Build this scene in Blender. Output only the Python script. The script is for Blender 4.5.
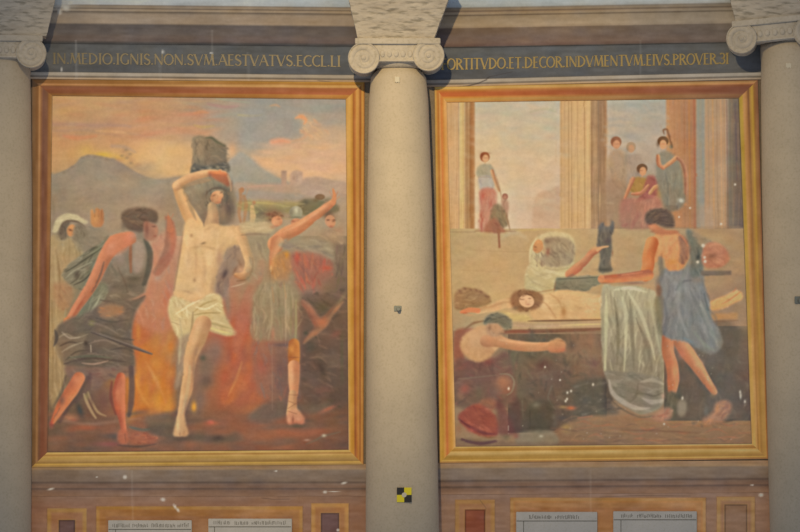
import bpy, bmesh, math, random
import numpy as np
from mathutils import Vector, Matrix

for o in list(bpy.data.objects): bpy.data.objects.remove(o)
SC = bpy.context.scene
COL = SC.collection

# ------------------------------------------------------------ camera
EYE = 5.0                                   # height of the viewer's eye (upper gallery wall)
DIST = 24.0
cam_d = bpy.data.cameras.new('camera'); cam_d.sensor_width = 36; cam_d.lens = 36*DIST/8.0
cam = bpy.data.objects.new('camera', cam_d); COL.objects.link(cam)
cam.location = (0, -DIST, EYE); cam.rotation_euler = (math.radians(90), 0, 0)
SC.camera = cam

# ------------------------------------------------------------ light
AMB = (0.176, 0.1815, 0.184)
wd = bpy.data.worlds.new('world'); SC.world = wd; wd.use_nodes = True
wd.node_tree.nodes['Background'].inputs[0].default_value = (*AMB, 1)
wd.node_tree.nodes['Background'].inputs[1].default_value = 1.0
# twin-headed floodlight: one head on each bay
SPOT_COL = (1.0, 0.72, 0.335); SPOT_HALF = 13.46
HEADS = [(Vector((-2.3, -14.0, 12.2)), Vector((-1.58, 0, 5.02)), 3990.0), (Vector((-2.1, -14.0, 12.2)), Vector((1.76, 0, 5.76)), 3183.0)]
for loc, aim, watt in HEADS:
    ld = bpy.data.lights.new('floodlight', 'SPOT'); ld.energy = watt; ld.color = SPOT_COL
    ld.spot_size = math.radians(2*SPOT_HALF); ld.spot_blend = 1.0; ld.shadow_soft_size = 0.16
    lamp = bpy.data.objects.new('floodlight', ld); COL.objects.link(lamp); lamp.location = loc
    lamp.rotation_euler = (aim-loc).to_track_quat('-Z', 'Y').to_euler()
SC.view_settings.view_transform = 'Standard'; SC.view_settings.look = 'None'
SC.view_settings.gamma = 1.0; SC.view_settings.use_curve_mapping = False
SC.view_settings.exposure = 0.62
# ---------------------------------------------------------------- pigment engine
# The murals' pigment is laid with brush strokes into an array, then carried as
# a colour attribute by the mural meshes.  1 canvas unit = 1 cm of wall.
CS = 1.5
CW, CH = int(800*CS), int(532*CS)
YY, XX = np.mgrid[0:CH, 0:CW]
PXX = (XX+0.5)/CS; PYY = (YY+0.5)/CS
CAN = np.zeros((CH, CW, 3), dtype=np.float64)
CAN[:] = (150, 120, 92)
rng = np.random.default_rng(11)

def pts(s):
    return np.array([[float(v) for v in q.split(',')] for q in s.split()])

def catmull(p, n=6, closed=True):
    m = len(p); out = []
    segs = m if closed else m-1
    for i in range(segs):
        if closed:
            a, b, c, d = p[(i-1) % m], p[i], p[(i+1) % m], p[(i+2) % m]
        else:
            a, b, c, d = p[max(i-1, 0)], p[i], p[i+1], p[min(i+2, m-1)]
        for k in range(n):
            t = k/n
            out.append(0.5*((2*b)+(-a+c)*t+(2*a-5*b+4*c-d)*t*t+(-a+3*b-3*c+d)*t**3))
    if not closed: out.append(p[-1])
    return np.array(out)

def gblur(m, s):
    r = max(1, int(3*s+0.5)); k = np.exp(-0.5*(np.arange(-r, r+1)/s)**2); k /= k.sum()
    m = np.apply_along_axis(lambda v: np.convolve(v, k, 'same'), 0, m)
    return np.apply_along_axis(lambda v: np.convolve(v, k, 'same'), 1, m)

def win(x0, y0, x1, y1):
    i0 = max(0, int(x0*CS)); i1 = min(CW, int(x1*CS)+1)
    j0 = max(0, int(y0*CS)); j1 = min(CH, int(y1*CS)+1)
    return (slice(j0, j1), slice(i0, i1))

def polymask(q, pad, blur):
    w = win(q[:, 0].min()-pad, q[:, 1].min()-pad, q[:, 0].max()+pad, q[:, 1].max()+pad)
    X = PXX[w]; Y = PYY[w]; ins = np.zeros(X.shape, bool)
    for (xa, ya), (xb, yb) in zip(q, np.roll(q, -1, 0)):
        if ya == yb: continue
        c = ((ya > Y) != (yb > Y)) & (X < (xb-xa)*(Y-ya)/(yb-ya)+xa)
        ins ^= c
    m = ins.astype(float)
    if X.size and blur > 0: m = gblur(m, blur*CS)
    return w, m

def lay(w, m, c):
    m = m[..., None]
    CAN[w] = CAN[w]*(1-m)+np.asarray(c, float)*m

def P(c, s, b=.8, a=1, c2=None, ang=90, sm=True):
    """filled shape; c2 = second pigment towards direction ang (degrees, 90 = down)"""
    p = pts(s) if isinstance(s, str) else s
    q = catmull(p) if sm else p
    w, m = polymask(q, 3*b+2, b)
    if m.size == 0: return
    if c2 is None: lay(w, m*a, c)
    else:
        dx, dy = math.cos(math.radians(ang)), math.sin(math.radians(ang))
        pr = q[:, 0]*dx+q[:, 1]*dy; lo, hi = pr.min(), pr.max()
        t = np.clip((PXX[w]*dx+PYY[w]*dy-lo)/(hi-lo+1e-6), 0, 1)[..., None]
        lay(w, m*a, np.array(c, float)*(1-t)+np.array(c2, float)*t)

def R(c, x0, y0, x1, y1, b=.5, a=1, c2=None, ang=90):
    P(c, np.array([[x0, y0], [x1, y0], [x1, y1], [x0, y1]], float), b, a, c2, ang, False)

def T(c, s, w=2, a=1, b=.7, cs=None, side=1, sm=True):
    """brush stroke along points; w = width or 'w0,w1,..'; cs = second pigment on one side"""
    p = pts(s) if isinstance(s, str) else s
    ws = [float(v) for v in w.split(',')] if isinstance(w, str) else [w]
    q = catmull(p, 5, False) if sm and len(p) > 2 else p
    if len(ws) == 1 and ws[0] <= 5: ws = [ws[0]*.35, ws[0]*.9, ws[0], ws[0]*.8, ws[0]*.3]
    wq = np.interp(np.linspace(0, 1, len(q)), np.linspace(0, 1, len(ws)), ws)/2 if len(ws) > 1 else np.full(len(q), ws[0]/2)
    pad = wq.max()+3*b+1
    wn = win(q[:, 0].min()-pad, q[:, 1].min()-pad, q[:, 0].max()+pad, q[:, 1].max()+pad)
    X = PXX[wn]; Y = PYY[wn]
    if X.size == 0: return
    best = np.full(X.shape, 1e9); sg = np.zeros(X.shape)
    for i in range(len(q)-1):
        (xa, ya), (xb, yb) = q[i], q[i+1]; dx, dy = xb-xa, yb-ya; L2 = dx*dx+dy*dy+1e-9
        t = np.clip(((X-xa)*dx+(Y-ya)*dy)/L2, 0, 1)
        ex, ey = X-xa-t*dx, Y-ya-t*dy; wd = wq[i]+(wq[i+1]-wq[i])*t
        d = np.hypot(ex, ey)-wd
        n = d < best; best = np.where(n, d, best)
        sg = np.where(n, (dx*ey-dy*ex)/math.sqrt(L2)/np.maximum(wd, .3), sg)
    m = np.clip(.5-best/(2*b), 0, 1); m = m*m*(3-2*m)
    if cs is None: lay(wn, m*a, c)
    else:
        t = np.clip(.5+.75*sg*side, 0, 1); t = (t*t*(3-2*t))[..., None]
        lay(wn, m*a, np.array(c, float)*(1-t)+np.array(cs, float)*t)

def D(c, x, y, rx, ry=None, a=1, rot=0, hard=0):
    """soft dab"""
    ry = ry or rx; k = 2.2
    rr = max(rx, ry)*k
    w = win(x-rr, y-rr, x+rr, y+rr); X = PXX[w]-x; Y = PYY[w]-y
    if X.size == 0: return
    cr, sr = math.cos(math.radians(rot)), math.sin(math.radians(rot))
    u = (X*cr+Y*sr)/rx; v = (-X*sr+Y*cr)/ry; d = u*u+v*v
    m = np.clip((1.0-np.sqrt(d))*min(rx, ry)/0.9+.5, 0, 1) if hard else np.exp(-d*.9)
    lay(w, m*a, c)

def vnoise(fx, fy, seed=0, ww=None):
    """smooth value noise over the canvas, cell size fx x fy canvas units, range -1..1"""
    r = np.random.default_rng(seed)
    gx, gy = int(800/fx)+3, int(532/fy)+3
    g = r.uniform(-1, 1, (gy, gx))
    u = PXX/fx; v = PYY/fy; i = u.astype(int); j = v.astype(int); fu = u-i; fv = v-j
    fu = fu*fu*(3-2*fu); fv = fv*fv*(3-2*fv)
    return (g[j, i]*(1-fu)+g[j, i+1]*fu)*(1-fv)+(g[j+1, i]*(1-fu)+g[j+1, i+1]*fu)*fv

def scumble(x0, y0, x1, y1, cols, n, lx, ly, a=.35, seed=1, ang=0):
    """many short broken dabs of pigment inside a box"""
    r = np.random.default_rng(seed)
    for k in range(n):
        c = cols[r.integers(len(cols))]
        D(c, r.uniform(x0, x1), r.uniform(y0, y1), lx*r.uniform(.5, 1.4), ly*r.uniform(.5, 1.4), a*r.uniform(.4, 1), ang+r.uniform(-12, 12))

def inside(q, x, y):
    c = False
    for (xa, ya), (xb, yb) in zip(q, np.roll(q, -1, 0)):
        if (ya > y) != (yb > y) and x < (xb-xa)*(y-ya)/(yb-ya)+xa: c = not c
    return c
def drape(s, cols, ang, n=40, L=12, W=2.2, a=.5, seed=1, bend=.25, b=.9, spread=14):
    """loose brushwork inside a shape: curved strokes of several pigments running along one direction"""
    q = catmull(pts(s)) if isinstance(s, str) else s
    r = np.random.default_rng(seed); lo, hi = q.min(0), q.max(0); k = 0
    for _ in range(n*6):
        if k >= n: break
        x, y = r.uniform(lo[0], hi[0]), r.uniform(lo[1], hi[1])
        if not inside(q, x, y): continue
        an = math.radians((ang(x, y) if callable(ang) else ang)+r.normal()*spread); l = L*r.uniform(.5, 1.2)/2; dx, dy = math.cos(an)*l, math.sin(an)*l
        for _t in range(3):
            if inside(q, x-dx, y-dy) and inside(q, x+dx, y+dy): break
            dx *= .6; dy *= .6
        bb = r.normal()*bend; mx, my = x-dy*bb, y+dx*bb
        T(cols[r.integers(len(cols))], np.array([[x-dx, y-dy], [mx, my], [x+dx, y+dy]]), '%f,%f,%f' % (W*.4, W*r.uniform(.6, 1.3), W*.3), a*r.uniform(.5, 1), b); k += 1
def fill(c, s, cols, ang, n=40, L=12, W=2.2, a=.5, seed=1, eb=1.0, al=1, c2=None, dr=90, **kw):
    P(c, s, eb, al, c2, dr); drape(s, cols, ang, n, L, W, a, seed, **kw)
def flesh(c, cs, s, w, side=1, b=.8, hl=None, a=1, seed=3):
    """a limb: modelled stroke, then broken half-tones along it"""
    T(c, s, w, a, b, cs, side)
    p = catmull(pts(s), 5, False); ws = [float(v) for v in w.split(',')] if isinstance(w, str) else [w]; wq = np.interp(np.linspace(0, 1, len(p)), np.linspace(0, 1, len(ws)), ws)
    r = np.random.default_rng(seed+int(p[0][0]*7)); mid = (np.array(c)+np.array(cs))/2
    for k in range(max(5, len(p))):
        i = r.integers(1, len(p)-1); d = p[i+1]-p[i-1]; d = d/(np.hypot(*d)+1e-6); nrm = np.array([-d[1], d[0]]); o = r.uniform(-.38, .38)
        x, y = p[i]+nrm*o*wq[i]; col = mid+np.array([1, .8, .6])*r.uniform(-16, 14)-o*side*np.array([26, 22, 18])+(np.array([8,-5,-6]) if r.random() < .3 else 0)
        D(col, x, y, wq[i]*.3+1.4, wq[i]*.14+.6, .38, math.degrees(math.atan2(d[1], d[0])))
# ================================================================ LEFT MURAL
def grid_fill(x0, y0, x1, y1, rows):
    """rows of pigment samples spread evenly over a box and blended"""
    w = win(x0, y0, x1, y1); g = np.array(rows, float); gy, gx = g.shape[:2]
    u = np.clip((PXX[w]-x0)/(x1-x0)*(gx-1), 0, gx-1.001); v = np.clip((PYY[w]-y0)/(y1-y0)*(gy-1), 0, gy-1.001)
    i = u.astype(int); j = v.astype(int); fu = (u-i)[..., None]; fv = (v-j)[..., None]
    CAN[w] = (g[j, i]*(1-fu)+g[j, i+1]*fu)*(1-fv)+(g[j+1, i]*(1-fu)+g[j+1, i+1]*fu)*fv

SK = (216, 158, 112)
def left_mural():
    # sky: columns every 50 from x=50 to 350; rows every 15 from y=95 to 185
    grid_fill(47, 93, 352, 188, [
     [(188,152,98),(194,152,102),(186,146,104),(172,142,108),(152,144,128),(156,146,132),(158,150,136)],
     [(190,150,100),(192,150,104),(190,146,102),(178,144,112),(158,150,134),(164,150,130),(162,150,134)],
     [(178,144,108),(184,142,106),(194,140,100),(180,150,118),(164,154,136),(186,158,128),(176,156,134)],
     [(190,142,98),(194,148,104),(202,150,108),(184,154,118),(166,154,138),(190,160,128),(198,164,132)],
     [(196,148,102),(204,160,102),(214,168,114),(200,164,120),(184,160,132),(212,168,130),(208,166,132)],
     [(200,150,100),(178,148,108),(214,168,112),(216,172,120),(182,162,136),(222,176,132),(216,174,134)],
     [(170,142,108),(160,136,108),(190,158,120),(190,160,126),(170,156,134),(206,168,132),(206,168,132)]])
    scumble(50, 97, 200, 140, [(198,138,98),(178,138,112),(202,160,108),(186,140,98)], 90, 16, 2.2, .35, 3)
    scumble(140, 110, 215, 134, [(204,134,98),(196,146,108),(206,150,112)], 40, 12, 2.5, .4, 4)
    scumble(190, 97, 345, 125, [(150,150,140),(170,150,134),(160,156,136),(150,142,130)], 70, 14, 3, .4, 5)
    T((204,134,94), '64,136 78,138 96,136', '2,5,2', .6, 2)
    T((172,134,112), '52,124 90,125 130,126', '3,4,2', .5, 2)
    T((172,138,110), '52,131 80,130 96,132', 3, .4, 2)
    T((214,166,116), '96,131 118,132 126,133', 2.5, .5, 1.5)
    T((176,146,122), '112,146 124,147 135,152', '3,4,2', .55, 2)
    D((206,166,72), 103, 155, 9, 3, .8); D((204,164,84), 86, 151, 8, 6, .5); D((206,166,80), 118, 158, 7, 3, .5)
    T((206,142,98), '194,113 202,112 208,113', 3, .6, 1.5)
    T((190,158,96), '194,125 202,127 214,126', 2.5, .5, 1.5)
    T((170,126,122), '208,104 225,107 238,106', 3, .5, 2); T((160,160,136), '216,99 235,101 250,103', 2, .6, 1)
    T((190,166,110), '238,115 252,116 262,115', 2.5, .5, 1.5)
    T((200,152,112), '270,106 276,105 280,107', 2, .6, 1)
    # blue-grey gap and lit clouds
    P((156,150,138), '250,112 275,110 292,118 306,128 302,138 280,140 262,150 246,148 240,130', 4, .7)
    P((160,150,136), '286,114 294,116 304,131 298,138 282,137', 2, .5)
    fill((206,164,122), '296,116 302,114 312,118 322,126 330,134 320,140 306,138 300,130 304,124', [(216,172,126),(196,156,124),(212,156,112)], 35, 24, 9, 3, .5, 71, 2.6, .6)
    T((222,154,106), '296,118 301,117 306,120 304,124', '1.5,4,3,1', .8, 1.4); T((206,156,118), '300,130 306,134 302,139 292,141', '1,3,3,1', .5, 1.4)
    P((214,158,124), '270,140 282,138 292,141 284,145 272,145', 1.2, .85); T((218,152,116), '272,143 282,141 290,143', '1,3,1', .6, 1.2)
    P((210,172,132), '262,152 285,146 305,140 325,132 348,128 349,158 300,160 268,159', 5, .6)
    scumble(265, 140, 348, 178, [(224,178,130),(206,160,130),(216,168,120),(220,176,140)], 60, 10, 2.5, .4, 7)
    scumble(140, 140, 192, 176, [(222,176,118),(210,166,112),(216,170,120)], 30, 10, 4, .4, 8)
    D((226,182,122), 165, 158, 22, 12, .6)
    # far blue peak
    P((166,158,142), '200,186 222,168 232,158 240,152 248,156 262,168 276,176 290,183 300,188 240,192 200,192', 1.2, .9, (158,150,130))
    P((222,176,130), '250,153 262,158 276,160 292,163 296,170 282,172 268,168 256,160', 2, .8)
    D((152,150,134), 222, 180, 8, 6, .5)
    D((222,170,122), 232, 150, 4, 6, .6)
    # left hazy mountain
    P((152,134,112), '47,180 56,174 66,171 76,166 81,159 90,156 100,158 108,160 114,158 122,164 134,172 146,177 156,180 190,182 190,250 47,250', 1.4, .95, (172,146,116))
    T((150,132,112), '56,175 66,171 76,165 82,159 90,156.5 101,158 110,160 118,163 130,170 146,178 160,181', '1,3,4,3,1', .7, 1.2)
    drape('66,172 80,162 96,158 116,164 138,176 158,184 158,200 60,200', [(132,120,100),(162,140,116),(146,128,108),(150,140,120),(170,146,118)], lambda x, y: -30 if x < 90 else 26, 90, 11, 3, .35, 72, b=1.6)
    for x, y in ((82,158),(88,156),(95,157),(101,157.5),(107,159),(122,156),(127,158),(131,163),(126,150),(130,154),(64,172),(72,167)): D((140,118,92), x, y, 2, 1.4, .5)
    for x, y in ((124,152),(128,156),(132,160),(120,160),(138,165)): D((176,132,98), x, y, 3.4, 2.4, .4)
    D((134,126,108), 58, 190, 12, 16, .6); D((146,128,108), 90, 170, 14, 9, .6); D((150,132,116), 112, 168, 14, 5, .5)
    D((176,148,118), 112, 205, 26, 14, .55); D((168,150,124), 145, 186, 20, 6, .6); D((182,152,122), 148, 208, 14, 16, .6)
    D((152,144,124), 152, 182, 16, 3, .6); D((146,132,112), 70, 206, 20, 8, .5)
    scumble(52, 165, 165, 215, [(144,130,112),(172,146,116),(156,138,116),(164,142,110)], 90, 9, 5, .25, 9)
    T((120,112,92), '52,195 54,210 53,216', 2, .3, 2)
    # middle distance, right
    P((180,152,126), '232,186 260,184 300,183 350,184 350,236 232,236', 1.5, 1, (172,146,112))
    P((164,152,134), '235,192 262,191 290,193 304,196 296,201 262,201 238,200', 1.6, .8)
    T((190,154,128), '238,188 262,186 290,185 304,186', 2.5, .7, 1)
    T((168,148,128), '262,183 285,184 300,184 320,186', 3, .6, 1)
    R((182,148,122), 281.5, 171, 286.5, 186, .7); P((190,154,126), '290,186 290,175 293,171 297,170 303,172 303,186', .8, .95, None, 90, False); R((200,166,136), 297, 176, 303, 186, .9, .6)
    R((170,138,118), 296, 174, 298, 182, .6, .4); D((168,134,108), 284, 172, 2.4, .8, .6); D((166,132,108), 294, 178, 1.4, 2.4, .5); P((186,152,124), '276,187 290,184 306,185 320,187 320,192 276,192', 1.4, .7)
    P((184,152,126), '303,180 312,177 320,177 334,181 348,186 348,196 303,194', 1, .9)
    P((200,168,132), '326,176 340,180 349,182 349,174', 2, .5)
    P((166,146,96), '240,201 270,201 300,202 318,204 318,214 270,212 240,210', 1.5, .85, (152,136,86))
    T((190,172,110), '240,203 265,203 290,207', 2, .5, 1)
    P((126,114,84), '302,200 312,199 322,200 336,204 340,210 330,214 306,216 298,206', 1.4, .9); D((136,100,70), 320, 197, 5, 3, .9, 0, 1)
    D((122,98,66), 316, 200, 3, 2, .8); D((130,104,74), 328, 201, 4, 3, .8); D((110,104,84), 306, 202, 3, 3, .7)
    P((136,122,90), '250,208 262,207 276,208 286,213 270,222 252,222', 2, .8); D((120,112,90), 262, 213, 8, 3, .7)
    # small distant figures
    for s in ('240,190 241,200 239,212 241,222', '244,196 246,206 244,222'): T((176,126,84), s, '3,4.4,2', .7, 1)
    D((180,128,90), 242, 190, 2.2, 2.8, .9, 0, 1); T((190,138,96), '248,189 246,196', 1.6, .6)
    T((206,168,116), '252,207 253,216 252,224', '4,6,4', .85, .8); D((176,126,90), 254, 203, 1.8, 2.2, .8, 0, 1)
    drape('236,200 318,202 318,214 236,222', [(176,156,100),(148,130,88),(160,140,110),(190,166,118)], 4, 50, 12, 2, .4, 73)
    drape('300,186 348,186 348,200 300,200', [(190,158,126),(174,144,118),(200,168,136)], 8, 24, 12, 2.4, .35, 74)
    # smoky ground between the figures
    grid_fill(47, 236, 352, 452, [
     [(172,146,108),(150,136,112),(178,148,118),(190,150,118),(180,150,118),(162,142,108),(158,136,104),(138,122,96)],
     [(174,140,98),(140,130,106),(178,140,110),(184,140,108),(176,134,104),(160,130,98),(164,104,84),(128,112,88)],
     [(170,136,96),(132,120,96),(186,138,104),(182,134,104),(182,118,90),(154,132,98),(140,114,88),(112,98,80)],
     [(164,130,92),(124,110,90),(188,124,84),(170,120,84),(176,104,78),(164,100,72),(122,96,80),(104,88,74)],
     [(158,124,88),(124,104,86),(190,120,60),(150,116,86),(168,100,70),(158,92,70),(104,84,72),(98,84,70)],
     [(132,108,80),(116,94,78),(186,112,60),(130,108,86),(164,96,66),(150,90,66),(112,86,70),(106,84,68)],
     [(118,96,76),(110,90,74),(150,96,66),(120,98,80),(142,92,66),(140,88,64),(124,86,66),(114,84,66)],
     [(112,90,74),(116,88,74),(124,88,72),(128,92,72),(132,90,68),(134,90,68),(122,84,66),(112,78,64)]])
    # fires
    P((192,116,54), '132,322 150,330 160,350 172,372 174,400 170,416 140,416 130,400 128,360', 4, .8)
    P((204,142,58), '150,380 160,376 170,396 172,410 156,410 146,396', 2.5, .7); D((214,156,56), 163, 402, 6, 8, .7)
    T((216,160,92), '146,362 156,380 166,402', '2,4,2', .5, 1.5); T((214,150,74), '136,380 144,400 156,410', 3, .5, 2)
    P((178,100,70), '128,318 142,312 156,322 150,340 132,344', 2.5, .6); D((160,86,56), 172, 378, 4, 9, .5); D((176,88,56), 140, 411, 8, 3, .7)
    scumble(130, 330, 174, 414, [(206,128,52),(184,100,56),(210,146,70),(176,104,72),(196,112,48)], 70, 4, 8, .45, 12, 10)
    P((176,96,66), '238,320 258,300 268,340 272,380 262,400 232,402 224,372 230,344', 4, .7)
    P((196,112,62), '252,372 244,390 232,402 224,404 222,396 236,380 246,362', 1.5, .7)
    T((208,138,80), '242,362 236,380 228,396', '2,3,1', .6, 1); D((184,80,54), 234, 358, 6, 8, .55); D((186,86,60), 262, 362, 8, 10, .5)
    scumble(222, 305, 272, 400, [(190,96,66),(166,84,60),(180,112,78),(196,112,64),(150,92,74)], 90, 4, 8, .42, 13, 15)
    D((118,106,92), 206, 366, 9, 16, .75); D((124,108,96), 216, 350, 8, 12, .6); D((98,86,78), 206, 382, 7, 6, .7); D((120,108,96), 200, 396, 6, 12, .6)
    D((220,150,60), 194, 407, 2.4, 5, .9); D((96,100,86), 203, 358, 3, 3, .7)
    # ground
    scumble(50, 412, 348, 450, [(108,92,80),(140,90,66),(124,96,78),(98,88,80),(156,96,68),(120,84,66)], 200, 12, 3, .5, 14)
    P((98,92,82), '150,424 172,425 178,434 200,433 224,436 236,432 244,438 222,443 190,441 160,437 148,430', 2, .75)
    P((112,104,90), '148,416 170,415 178,424 160,426 146,424', 2, .6); D((84,74,72), 218, 438, 6, 2.6, .8); D((186,98,66), 212, 423, 8, 2.4, .6); D((196,104,84), 211, 422, 3, 2, .6)
    D((172,108,70), 252, 408, 16, 4, .55, -10); P((108,102,92), '248,418 264,404 284,398 300,404 344,396 346,402 318,414 296,412 268,422', 2.4, .7)
    D((160,98,66), 262, 436, 24, 5, .6); D((166,96,68), 300, 432, 18, 4, .5); D((174,100,74), 330, 408, 10, 2, .7, -25)
    T((118,104,88), '306,444 316,440 324,436 340,432', 2, .7, 1); D((190,176,150), 324, 435.5, 2, 1.4, .9); D((180,150,130), 307, 440, 3, 1, .6)
    D((60,66,66), 334, 396, 6, 7, .8)
    T((160,120,98), '60,420 90,424 140,418', 3, .4, 2); D((160,88,62), 86, 428, 14, 3, .7); D((150,92,64), 72, 430, 8, 3, .5)
    T((104,110,100), '130,427 142,430 150,429', 3, .8, 1); D((96,94,92), 112, 436, 12, 3, .6); D((142,82,76), 110, 444, 14, 2.4, .6)
    # turbaned old man at the far left
    OCH = [(190,162,118),(160,130,88),(150,122,84),(182,150,104),(170,140,98)]
    fill((174,146,104), '50,240 58,234 72,238 82,246 78,262 66,276 66,300 66,340 64,398 50,399 49,300', OCH, 84, 46, 26, 2.6, .45, 31, 1.6, .95, (158,130,92))
    for s in ('56,250 60,280 56,330 57,380', '62,330 62,362 63,396', '52,300 53,360 52,395'): T((140,112,76), s, 1.6, .5, 1)
    T((196,170,124), '55,256 57,300 55,350', 2.4, .4, 1.3); T((194,168,122), '60,372 61,394', 2, .4, 1)
    fill((150,134,110), '76,232 88,226 100,226 110,236 104,244 90,250 78,250', [(162,144,118),(134,122,102),(148,126,100)], 20, 18, 9, 2.4, .5, 32, 2, .8)
    D((134,120,98), 61, 228, 8, 9, .85); D((150,132,106), 82, 233, 7, 6, .6); drape('54,222 66,220 84,226 84,244 62,246 54,238', [(120,108,90),(156,140,116),(140,120,96)], 60, 16, 6, 1.6, .5, 33)
    D((200,138,88), 71.5, 230.5, 4.8, 6, .9, 15, 1); D((218,156,100), 72, 227, 3, 2.6, .7); D((208,142,92), 73, 234, 2.4, 3, .6); D((112,76,56), 70.5, 230, 2, 1, .75, 20); D((150,96,64), 76, 232, 1.6, 3, .5)
    fill((196,174,132), '53,232 55,222 60,216 67,213.5 75,214.5 82,218 88,222 84,224 76,220.5 68,220 62,224 59,231', [(210,192,148),(176,156,118),(188,168,128)], lambda x, y: -40 if x < 64 else 14, 26, 7, 1.6, .5, 150, .9, 1); T((120,100,78), '60,230 63,224 69,221 78,222 84,226', '1.4,2.6,2,1', .7, 1)
    fill((120,104,84), '60,228 64,223 70,223 67,228 67,238 62,240 58,234', [(100,86,72),(138,120,96)], 80, 12, 6, 1.6, .5, 151, 1.1, .8); fill((138,122,98), '76,224 84,226 88,234 82,240 76,242 72,238', [(156,140,114),(118,102,82)], 70, 16, 7, 1.6, .5, 152, 1.3, .8)
    P((196,138,86), '91,223 90.5,212 92.5,209 94.5,214 96,208 98.5,208.5 100,211 102,208.5 104,214 104,222 101,227 94,227', .8, .95, (176,116,76), 0); D((214,152,94), 96, 219, 3, 4, .5)
    for s in ('94.6,210 95,217', '98.6,209 98.8,217', '101.5,210 101.5,218'): T((140,90,58), s, .9, .6, .5)
    # pink-robed figure behind the stake, red raised arm
    fill((192,140,110), '148,250 158,236 170,230 176,240 176,262 175,292 170,330 150,330 134,318 132,300 146,290 150,270', [(200,150,118),(180,124,98),(190,126,100),(172,140,118),(204,140,104)], 78, 52, 13, 3.4, .4, 34, 2.6, .9, (188,122,88))
    D((176,150,130), 163, 262, 3, 12, .5); D((172,150,132), 158, 278, 4, 4, .5); D((196,112,78), 166, 298, 5, 9, .5)
    flesh((176,112,86), (156,112,90), '170,224 171,238 169,250 164,262 157,272', '9,11,11,11,8', 1, 1.8, a=.75)
    T((184,120,88), '168.6,217 169.6,222 170.5,229', '3,5,7', .85, .9); T((190,124,90), '168.4,218 168,213', 1.6, .8, .6); T((180,112,82), '171.4,218 173.4,214', 1.6, .8, .6); T((140,88,66), '171,219 173,224', 1, .6, .6); D((202,118,84), 172, 236, 3, 8, .5); D((162,98,76), 166, 218, 1.5, 2.6, .6)
    # stooping executioner: tunic, cloak, head
    fill((146,132,112), '108,246 120,238 134,232 145,236 150,254 148,276 144,292 130,300 112,302 100,298 100,278', [(160,146,124),(128,118,100),(150,130,110),(116,110,94)], lambda x, y: 60 if y < 272 else 12, 60, 11, 2.8, .5, 35, 1.4, 1, (122,112,96))
    P((174,150,130), '134,240 142,242 145,254 142,270 134,272 132,256', 1.8, .8); D((164,148,134), 120, 258, 6, 8, .6, -30); D((150,138,122), 126, 268, 6, 3, .5)
    T((150,98,70), '131,242 130.5,256 131,272', '2.5,3.6,2.4', .75, 1.1)
    T((98,98,88), '145,240 150,252 149,268 144,284', '3,6,6,4', .8, 1.5); D((100,94,80), 134, 279, 9, 3.4, .75, -6); D((108,102,88), 116, 286, 9, 3, .6, 8); D((92,88,78), 130, 286, 7, 3, .5)
    fill((124,120,98), '63,273 70,264 84,254 102,242 110,238 112,246 102,260 99,272 92,284 82,290 72,286 65,280', [(150,148,122),(96,94,78),(134,130,106),(110,108,88),(160,156,130)], -34, 54, 14, 1.9, .6, 36, 1.1, 1, (138,132,108), 180)
    for s, c in (('66,272 80,263 102,248', (90,90,74)), ('66,278 74,271 92,262', (166,162,134)), ('74,285 84,280 92,272', (88,86,74)), ('86,256 98,249 108,241', (150,148,122))): T(c, s, '.6,2,.8', .7, .8)
    D((90,82,70), 77, 275, 3, 4, .7); D((120,104,86), 88, 268, 3, 3, .5)
    fill((128,128,106), '84,300 92,288 104,282 108,292 98,306 90,318 80,322 78,310', [(150,150,124),(110,110,92),(166,164,136)], -52, 26, 11, 2, .55, 37, 1.6, .9)
    T((176,174,142), '101,296 94,308 87,317', '1,3,1', .75, .9); T((158,160,134), '66,308 65,317', 2.4, .5, 1)
    fill((168,128,92), '54,284 64,282 72,288 74,300 66,310 56,304', [(180,136,96),(150,110,80)], 60, 12, 8, 2.4, .5, 38, 2, .7)
    flesh((204,134,96), (172,110,78), '130,238 116,243 107,254 99,270 90,288 78,306 69,321', '13,17,14,12,11,9,7', -1, 1.1)
    P((206,132,98), '112,240 124,234 133,233 134,240 126,250 114,256 106,252', 2, .8); D((222,138,106), 129, 237, 5, 4, .6, -20); D((216,150,114), 112, 246, 5, 3, .5, -40); T((170,92,64), '86,296 78,308 71,320', '1,2.4,1', .5, 1); D((184,116,82), 100, 276, 3, 8, .4, 20)
    D((204,120,72), 68, 322, 4.6, 5, .9, 30, 1); D((184,92,66), 71, 328, 4.4, 3.6, .85); D((126,76,56), 67, 329, 3, 1, .6); D((222,146,92), 66, 320, 2, 2, .6)
    P((122,102,84), '121,216 126,210 136,207.5 148,208 157,212 158,220 154,224 146,223 144,232 136,232 126,228', 1.2, 1, (108,94,82), 60)
    drape('122,216 128,210 138,208 150,209 157,213 156,222 142,228 126,226', [(142,122,98),(92,80,68),(112,104,92),(134,108,82)], lambda x, y: -14 if y < 218 else 24, 34, 9, 1.8, .6, 39)
    D((118,112,100), 124, 226, 3, 4, .6); P((158,110,88), '144,222 152,223 157,226 158,232 156,239 150,241 144,238', 1, .9, (176,124,96), 0); D((124,80,66), 147, 230, 2, 6, .6); D((190,136,104), 156.5, 231, 1.6, 3, .6); D((100,72,60), 154, 226.5, 2, .8, .6); D((150,92,72), 155, 236, 1.6, .9, .6); D((150,134,116), 138, 236, 6, 4, .5)
    T((96,84,72), '101,300 116,303 134,301 145,296', '1,2.6,2.6,1', .6, 1.1); T((104,88,74), '118,268 124,280 128,292', '1,2,1', .45, 1.2); T((92,80,70), '104,262 100,276 92,292', '1,2.4,1', .5, 1)
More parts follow.
